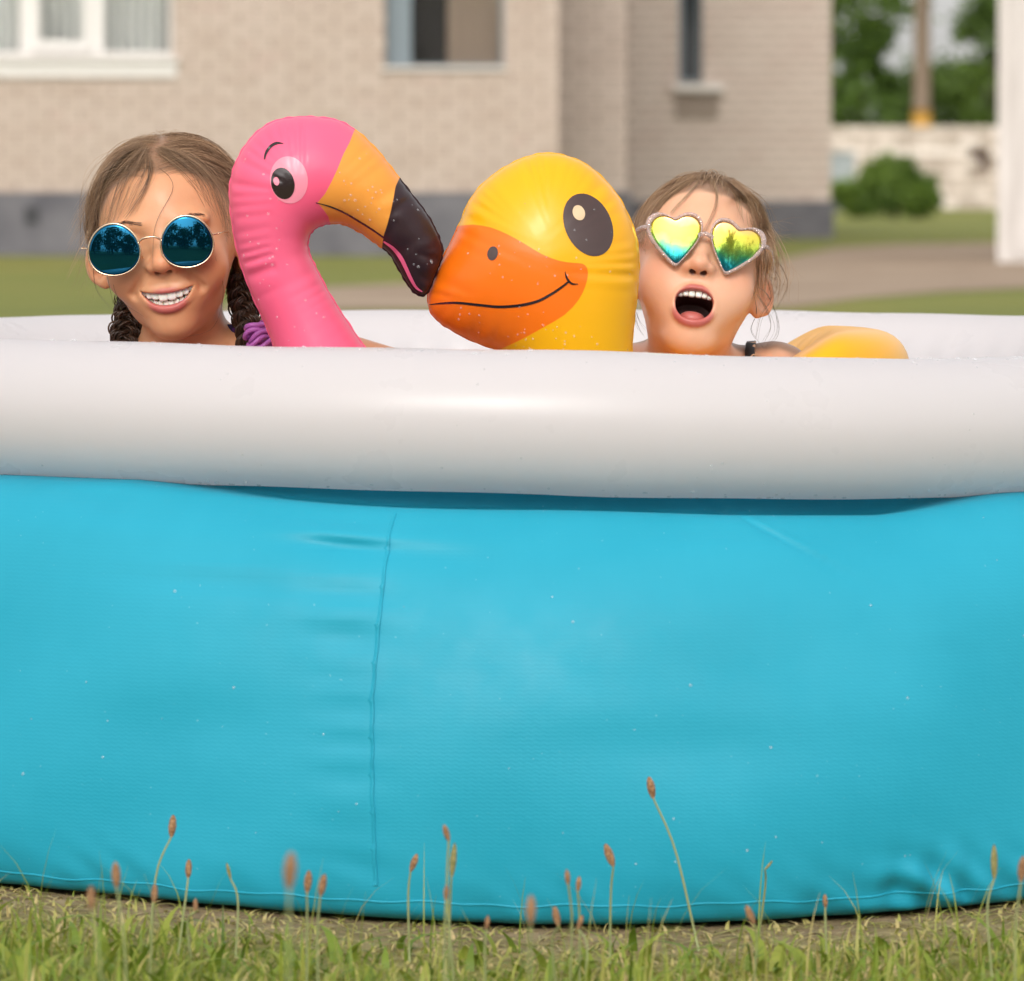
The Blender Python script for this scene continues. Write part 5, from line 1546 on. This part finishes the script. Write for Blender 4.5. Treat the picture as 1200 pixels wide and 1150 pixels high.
# round mirrored sunglasses
m_gold = mat('gold_wire', (.80, .60, .42), .22, Metallic=1.0)
m_lens1 = mat('blue_mirror_lens', (.004, .085, .165), .03, Metallic=.9, Specular_IOR_Level=.8)
def place(G0, Rg): return lambda Q: G0 + np.asarray(Q, float) @ Rg.T
def lens_mesh(outline, y0, bulge, th, rings=10):
    """curved lens from an outline in the x-z plane (metres), front toward -y"""
    Q = np.asarray(outline); c = Q.mean(0); n_ = len(Q)
    P2 = np.concatenate([c[None]] + [c + (Q - c) * (k / rings) for k in range(1, rings + 1)])
    rr_ = np.linalg.norm(P2 - c, axis=1) / np.linalg.norm(Q - c, axis=1).max()
    y = y0 - bulge * (1 - rr_ ** 2)
    Vf = np.c_[P2[:, 0], y, P2[:, 1]]; Vb = Vf + [0, th, 0]; k0 = len(Vf)
    F = [(0, 1 + k, 1 + (k + 1) % n_) for k in range(n_)]
    for r_ in range(rings - 1):
        o = 1 + r_ * n_; F += [(o + k, o + n_ + k, o + n_ + (k + 1) % n_, o + (k + 1) % n_) for k in range(n_)]
    Fb = [tuple(k0 + i for i in reversed(f)) for f in F]; o = 1 + (rings - 1) * n_
    Fs_ = [(o + k, k0 + o + k, k0 + o + (k + 1) % n_, o + (k + 1) % n_) for k in range(n_)]
    return np.concatenate([Vf, Vb]), F + Fb + Fs_
gp = W(183.5, 286.5, -.25)
G1 = np.array([gp[0], 0, gp[2]]); q = gl(np.array([[gp[0], -.34, gp[2]]]))[0]
G1 = gw((q[0], -10.25, q[2])); G1[0], G1[2] = gp[0], gp[2]
Rg1 = rot(-6.3, -1, -2); pl1 = place(G1, Rg1)
gl1 = empty('round_sunglasses', G1, 'round blue mirrored sunglasses with thin gold rims on the braided child', 'sunglasses')
t = np.linspace(0, 2 * PI, 56, endpoint=False)
for sx in (-1, 1):
    cxx = sx * .0366
    oc = np.c_[cxx + .0262 * np.cos(t), .0258 * np.sin(t) - .003 * np.cos(t) ** 2]
    wrap = lambda V: V + np.c_[0 * V[:, 0], .9 * V[:, 0] ** 2, 0 * V[:, 0]]
    V, F = lens_mesh(oc, 0, .0022, .0015); b = MB(); b.add(pl1(wrap(V)), F); b.build('lens', m_lens1, gl1)
    R3 = wrap(np.c_[oc[:, 0], np.full(56, .0004), oc[:, 1]]); R3 = np.vstack([R3, R3[:1]])
    b = MB(); b.tube(pl1(R3), .00105, 8, False); b.build('rim', m_gold, gl1)
    hx_ = cxx + sx * .0262
    b = MB(); b.tube(pl1(smooth_path([(hx_, .004, .004), (hx_ + sx * .005, .006, .0045), (hx_ + sx * .0075, .012, .005), (sx * .073, .06, .006), (sx * .073, .105, .002), (sx * .071, .118, -.012)], 24)), .0008, 6); b.build('temple', m_gold, gl1)
    b = MB(); b.tube(pl1(smooth_path([(cxx - sx * .022, .003, -.008), (cxx - sx * .026, .008, -.010), (cxx - sx * .027, .012, -.012)], 8)), .0007, 6); b.build('nose_pad', m_gold, gl1)
b = MB(); b.tube(pl1(smooth_path([(-.0115, .0005, .004), (-.007, -.0015, .0075), (0, -.002, .0085), (.007, -.0015, .0075), (.0115, .0005, .004)], 16)), .0011, 8); b.build('bridge', m_gold, gl1)

# ------------------------------------------------ child beside the duck
r2 = np.random.default_rng(23)
C2 = W(818, 319, -.215); R2 = rot(8, -19, -2)
body2 = dict(neck=v3(.178, -.165, .44), chest=(.175, -.15, .335), chest_r=(.11, .074, .135), belly=(.175, -.14, .21), hips=(.175, -.13, .105),
             yoke=[(v3(.178, -.155, .432), v3(.268, -.165, .447), .044, .036), (v3(.178, -.155, .432), v3(.085, -.165, .45), .044, .036)],
             limbs=[(v3(.27, -.168, .447), v3(.285, -.20, .29), .033, .027), (v3(.285, -.20, .29), v3(.21, -.33, .29), .026, .019), (v3(.21, -.33, .29), v3(.19, -.365, .30), .021, .021),
                    (v3(.083, -.168, .45), v3(.055, -.21, .29), .033, .027), (v3(.055, -.21, .29), v3(.06, -.34, .33), .026, .019), (v3(.06, -.34, .33), v3(.06, -.38, .345), .021, .021),
                    (v3(.225, -.13, .10), v3(.27, -.41, .19), .062, .047), (v3(.27, -.41, .19), v3(.27, -.45, .05), .044, .030), (v3(.27, -.44, .045), v3(.28, -.53, .035), .028, .021),
                    (v3(.125, -.13, .10), v3(.09, -.41, .19), .062, .047), (v3(.09, -.41, .19), v3(.09, -.45, .05), .044, .030), (v3(.09, -.44, .045), v3(.085, -.53, .035), .028, .021)],
             fingers=fingers(v3(.21, -.33, .29), (-.4, -.8, .2), (0, 0, 1)) + fingers(v3(.06, -.34, .33), (0, -.9, .3), (0, 0, 1)), lo=(-.02, -.58, .012), hi=(.36, -.02, .69))
skin2 = skin_material('fair_skin', (.79, .445, .285), (.78, .31, .195))
kid, kb, kf, kl, kw, (V2, F2, L2) = build_child('person', 'open', C2, R2, .97, body2, skin2, 'child with open mouth in heart sunglasses between the duck and the yellow ring')
row = [(x, w, -4.70 - .08 * x * x, h, mouth_y(x) + .60) for x, w, h in ((-.37, .72, .72), (.37, .72, .70), (-1.0, .60, .60), (1.0, .60, .62), (-1.52, .52, .54), (1.52, .52, .54))]
row2 = [(x, .46, -7.62 + .08 * x * x, .5, mouth_y(x) + 1.0) for x in (-1.15, -.69, -.23, .23, .69, 1.15)]
teeth(kid, kw, [row, row2])
b = MB(); V, F = superq((0, -6.1, -7.55), (1.45, 2.0, .95), .85, 24, 16); b.add(kw(V), F); b.build('tongue', m_tongue, kid)
m_hair2 = hair_mat('light_brown_hair', (.23, .13, .07), (.62, .41, .24))
m_hair2d = hair_mat('wet_brown_hair', (.075, .042, .025), (.24, .145, .085), .35)
rt = scalp_roots(4600, r2)
gat = np.array([.3, 2.8, 10.5]) + r2.normal(size=rt.shape) * [.7, .5, .5]
bow = rt * 0 + (rt - [0, 1.3, 2.9]) * .25 + r2.normal(size=rt.shape) * .3
P = comb(rt, gat, skl, np.abs(r2.normal(.28, .2, len(rt))) + .06, bow, 16, r2)
strands('hair', kw(P.reshape(-1, 3)).reshape(P.shape), r2.uniform(.00020, .00032, len(P)), m_hair2, kid, taper=False)
# untidy knot on the crown
kn = []
for k in range(420):
    a0 = r2.uniform(0, 6.28); t = np.linspace(0, 1, 16); ax_ = r2.normal(size=3); ax_ /= np.linalg.norm(ax_); e1 = np.cross(ax_, [.3, .2, .9]); e1 /= np.linalg.norm(e1); e2 = np.cross(ax_, e1)
    q = r2.uniform(.7, 1.5); an = a0 + t * r2.uniform(2, 4.5)
    kn.append(np.array([.4, 2.4, 10.3]) + (e1 * np.cos(an)[:, None] + e2 * np.sin(an)[:, None]) * q * [1.55, 1, .75] + ax_ * r2.normal(0, .4))
kn = np.array(kn)
strands('hair_knot', kw(kn.reshape(-1, 3)).reshape(kn.shape), r2.uniform(.00022, .00034, len(kn)), m_hair2d, kid)
sp_ = []
for k in range(260):
    a0 = np.array([r2.uniform(-2.4, 3.0), r2.uniform(-1.5, 3.0), 0.]); a0[2] = 2.4 + 7.8 * math.sqrt(max(0, 1 - (a0[0] / 7.1) ** 2 - ((a0[1] - 1.3) / 8.7) ** 2)) - .1
    d_ = np.array([r2.normal(0, .8) + .25 * a0[0], r2.normal(0, .5), r2.uniform(.2, 1.1)]); t = np.linspace(0, 1, 10)[:, None]; ln = r2.uniform(.5, 1.25)
    sp_.append(a0 + d_ * ln * t + np.array([r2.normal(0, .6), 0, -.7]) * ln * t ** 2)
sp_ = np.array(sp_)
strands('hair', kw(sp_.reshape(-1, 3)).reshape(sp_.shape), np.full(len(sp_), .00022), m_hair2d, kid)
fr2 = [([(819, 211), (808, 226), (797, 238), (786, 250)], 12, 1.6), ([(834, 208), (840, 226), (838, 245), (826, 272)], 9, .9), ([(850, 214), (864, 232), (868, 256)], 10, 2.5),
       ([(800, 216), (774, 236), (758, 262), (753, 290)], 60, 6), ([(808, 212), (786, 226), (764, 250), (750, 284)], 60, 5), ([(850, 210), (874, 232), (886, 262), (888, 300)], 70, 5.5), ([(858, 212), (888, 238), (898, 276), (898, 318)], 60, 4.5),
       ([(884, 262), (890, 300), (890, 335), (884, 352)], 30, 3), ([(868, 226), (892, 262), (906, 300), (904, 340)], 40, 6), ([(872, 232), (902, 276), (916, 318), (912, 350)], 26, 7)]
LP = clumps(fr2, kf, r2)
strands('hair', LP, r2.uniform(.00018, .00028, len(LP)), m_hair2, kid)
fr3 = [([(888, 336), (900, 347), (911, 374), (910, 394), (896, 409)], 4, .9), ([(882, 340), (886, 366), (880, 388), (894, 409)], 3, 1.2), ([(893, 300), (913, 326), (910, 346), (900, 362)], 3, 1.5), ([(895, 320), (903, 350), (890, 372), (884, 398)], 4, 2),
       ([(898, 290), (918, 318), (922, 340), (908, 366)], 3, 1.8), ([(886, 345), (896, 362), (902, 384), (892, 404)], 4, 2), ([(745, 365), (750, 378), (760, 394)], 3, 1.5), ([(743, 360), (746, 376), (754, 392)], 2, 1.2)]
LP = clumps(fr3, kf, r2, yfall=-.19)
strands('hair', LP, np.full(len(LP), .00022), m_hair2d, kid)
fly = []
for k in range(190):
    a = r2.uniform(math.radians(-25), math.radians(165)); q = 7.2 + r2.uniform(0, .4)
    p0 = np.array([q * math.cos(a), r2.uniform(-1, 3), 2.5 + q * math.sin(a)]); ln = r2.uniform(.6, 2.2) * (1.7 if math.cos(a) > .4 else .8)
    dr = np.array([math.cos(a + r2.normal(0, .6)), r2.normal(0, .4), math.sin(a + r2.normal(0, .5)) * .8]); t = np.linspace(0, 1, 12)[:, None]
    fly.append(p0 + dr * ln * t + np.array([.2, 0, -1.]) * ln * .5 * t ** 2 + .15 * np.sin(t * r2.uniform(3, 10) + r2.uniform(0, 6)) * r2.normal(size=3))
fly = np.array(fly)
strands('hair', kw(fly.reshape(-1, 3)).reshape(fly.shape), np.full(len(fly), .00013), m_fly, kid)
m_suit2 = mat('patterned_swimsuit', rough=.6)
n = NT(m_suit2); n.color(n.ramp(n.noise(n.coord('Object'), 60, 1), [(.40, (.02, .018, .02)), (.5, (.70, .42, .25)), (.58, (.03, .03, .03))], 'CONSTANT'))
keep = (V2[:, 2] < .40) & (V2[:, 2] > .05) & (np.abs(V2[:, 0] - .175) < .116) & (V2[:, 1] > -.24)
swimsuit(V2, F2, keep, m_suit2, kid)
for sx in (-1, 1):
    strap([(.175 + sx * .06, -.22, .39), (.175 + sx * .068, -.215, .44), (.175 + sx * .072, -.165, .49), (.175 + sx * .066, -.11, .45), (.175 + sx * .055, -.085, .38)], .005, m_suit2, kid, kf)

# heart-shaped glitter sunglasses
m_lens2 = mat('rainbow_mirror_lens', rough=.06, Metallic=.75)
n = NT(m_lens2)
n.color(n.ramp(n.math('ADD', n.attr('up'), n.maprange(n.noise(n.coord('Object'), 55, 2), .3, .7, -.10, .10)), [(0, (.015, .14, .22)), (.16, (.015, .34, .36)), (.36, (.14, .50, .16)), (.58, (.46, .58, .07)), (.80, (.68, .56, .07)), (1, (.72, .44, .17))]))
m_glit = mat('clear_glitter_plastic', (.90, .74, .70), .18, Transmission_Weight=.6, IOR=1.4)
n = NT(m_glit); vo = n.n('TexVoronoi'); vo.inputs['Scale'].default_value = 900; n.l(n.coord('Object'), vo.inputs['Vector'])
wn_ = n.n('TexWhiteNoise'); n.l(vo.outputs['Position'], wn_.inputs[0])
n.l(n.maprange(wn_.outputs[0], .86, .88, 0, 1), n.b.inputs['Metallic'])
bmp = n.n('Bump'); bmp.inputs['Strength'].default_value = .9; bmp.inputs['Distance'].default_value = .0008; n.l(vo.outputs['Distance'], bmp.inputs['Height']); n.l(bmp.outputs[0], n.b.inputs['Normal'])
def heart(k, n_=64):
    t = np.linspace(0, 2 * PI, n_, endpoint=False)
    x = 16 * np.sin(t) ** 3; z = 13 * np.cos(t) - 5 * np.cos(2 * t) - 2 * np.cos(3 * t) - np.cos(4 * t)
    P = np.stack([x / 16, (z + 2.4) / 16], 1)
    # soften the notch
    for _ in range(34): P = .5 * P + .25 * (np.roll(P, 1, 0) + np.roll(P, -1, 0))
    P = P / np.abs(P[:, 0]).max(); P[:, 1] *= 1.06
    return P * k
gp = W(822.5, 283, -.215); q = kl(np.array([[gp[0], -.30, gp[2]]]))[0]
G2 = kw((q[0], -9.7, q[2])); G2[0], G2[2] = gp[0], gp[2]
Rg2 = rot(9.2, -9.5, 0); pl2 = place(G2, Rg2)
gl2 = empty('heart_sunglasses', G2, 'heart shaped rainbow mirrored sunglasses with clear glitter frame on the open mouthed child', 'sunglasses')
for sx in (-1, 1):
    a = math.radians(-sx * 9); ca, sa = math.cos(a), math.sin(a)
    wrap = lambda V: V + np.c_[0 * V[:, 0], 1.6 * V[:, 0] ** 2, 0 * V[:, 0]]
    mk = lambda k: (lambda H_: np.c_[sx * .0292 + (H_[:, 0] * ca - H_[:, 1] * sa) * 1.04, H_[:, 0] * sa + H_[:, 1] * ca - .001])(heart(k))
    inn, out_ = mk(.0242), mk(.0278); out_[:, 0] += sx * .0014
    V, F = lens_mesh(inn, 0, .0012, .0012, 12)
    me = mesh_np('lens', pl2(wrap(V)), F); fattr(me, 'up', np.clip((V[:, 2] + .025) / .047, 0, 1)); link('lens', me, m_lens2, gl2)
    n_ = len(inn); mid = (inn + out_) / 2
    prof = [(inn * .99 + mid * .01, -.0008), (inn * .75 + out_ * .25, -.0030), (inn * .3 + out_ * .7, -.0030), (out_, -.0005), (out_, .0022), (inn, .0022)]
    V = np.concatenate([np.c_[p_[:, 0], np.full(n_, y_), p_[:, 1]] for p_, y_ in prof]); k_ = len(prof)
    F = [(j * n_ + i, j * n_ + (i + 1) % n_, ((j + 1) % k_) * n_ + (i + 1) % n_, ((j + 1) % k_) * n_ + i) for j in range(k_) for i in range(n_)]
    b = MB(); b.add(pl2(wrap(V)), F); b.build('frame', m_glit, gl2)
    b = MB(); b.tube(pl2(smooth_path([(sx * .055, .004, .006), (sx * .064, .012, .006), (sx * .071, .05, .002), (sx * .071, .10, -.004), (sx * .069, .115, -.016)], 20)), [.0028] * 20, 8); b.build('temple', m_glit, gl2)
b = MB(); b.tube(pl2(smooth_path([(-.0075, .0, .006), (0, -.0015, .0085), (.0075, .0, .006)], 10)), .0024, 8); b.build('bridge', m_glit, gl2)
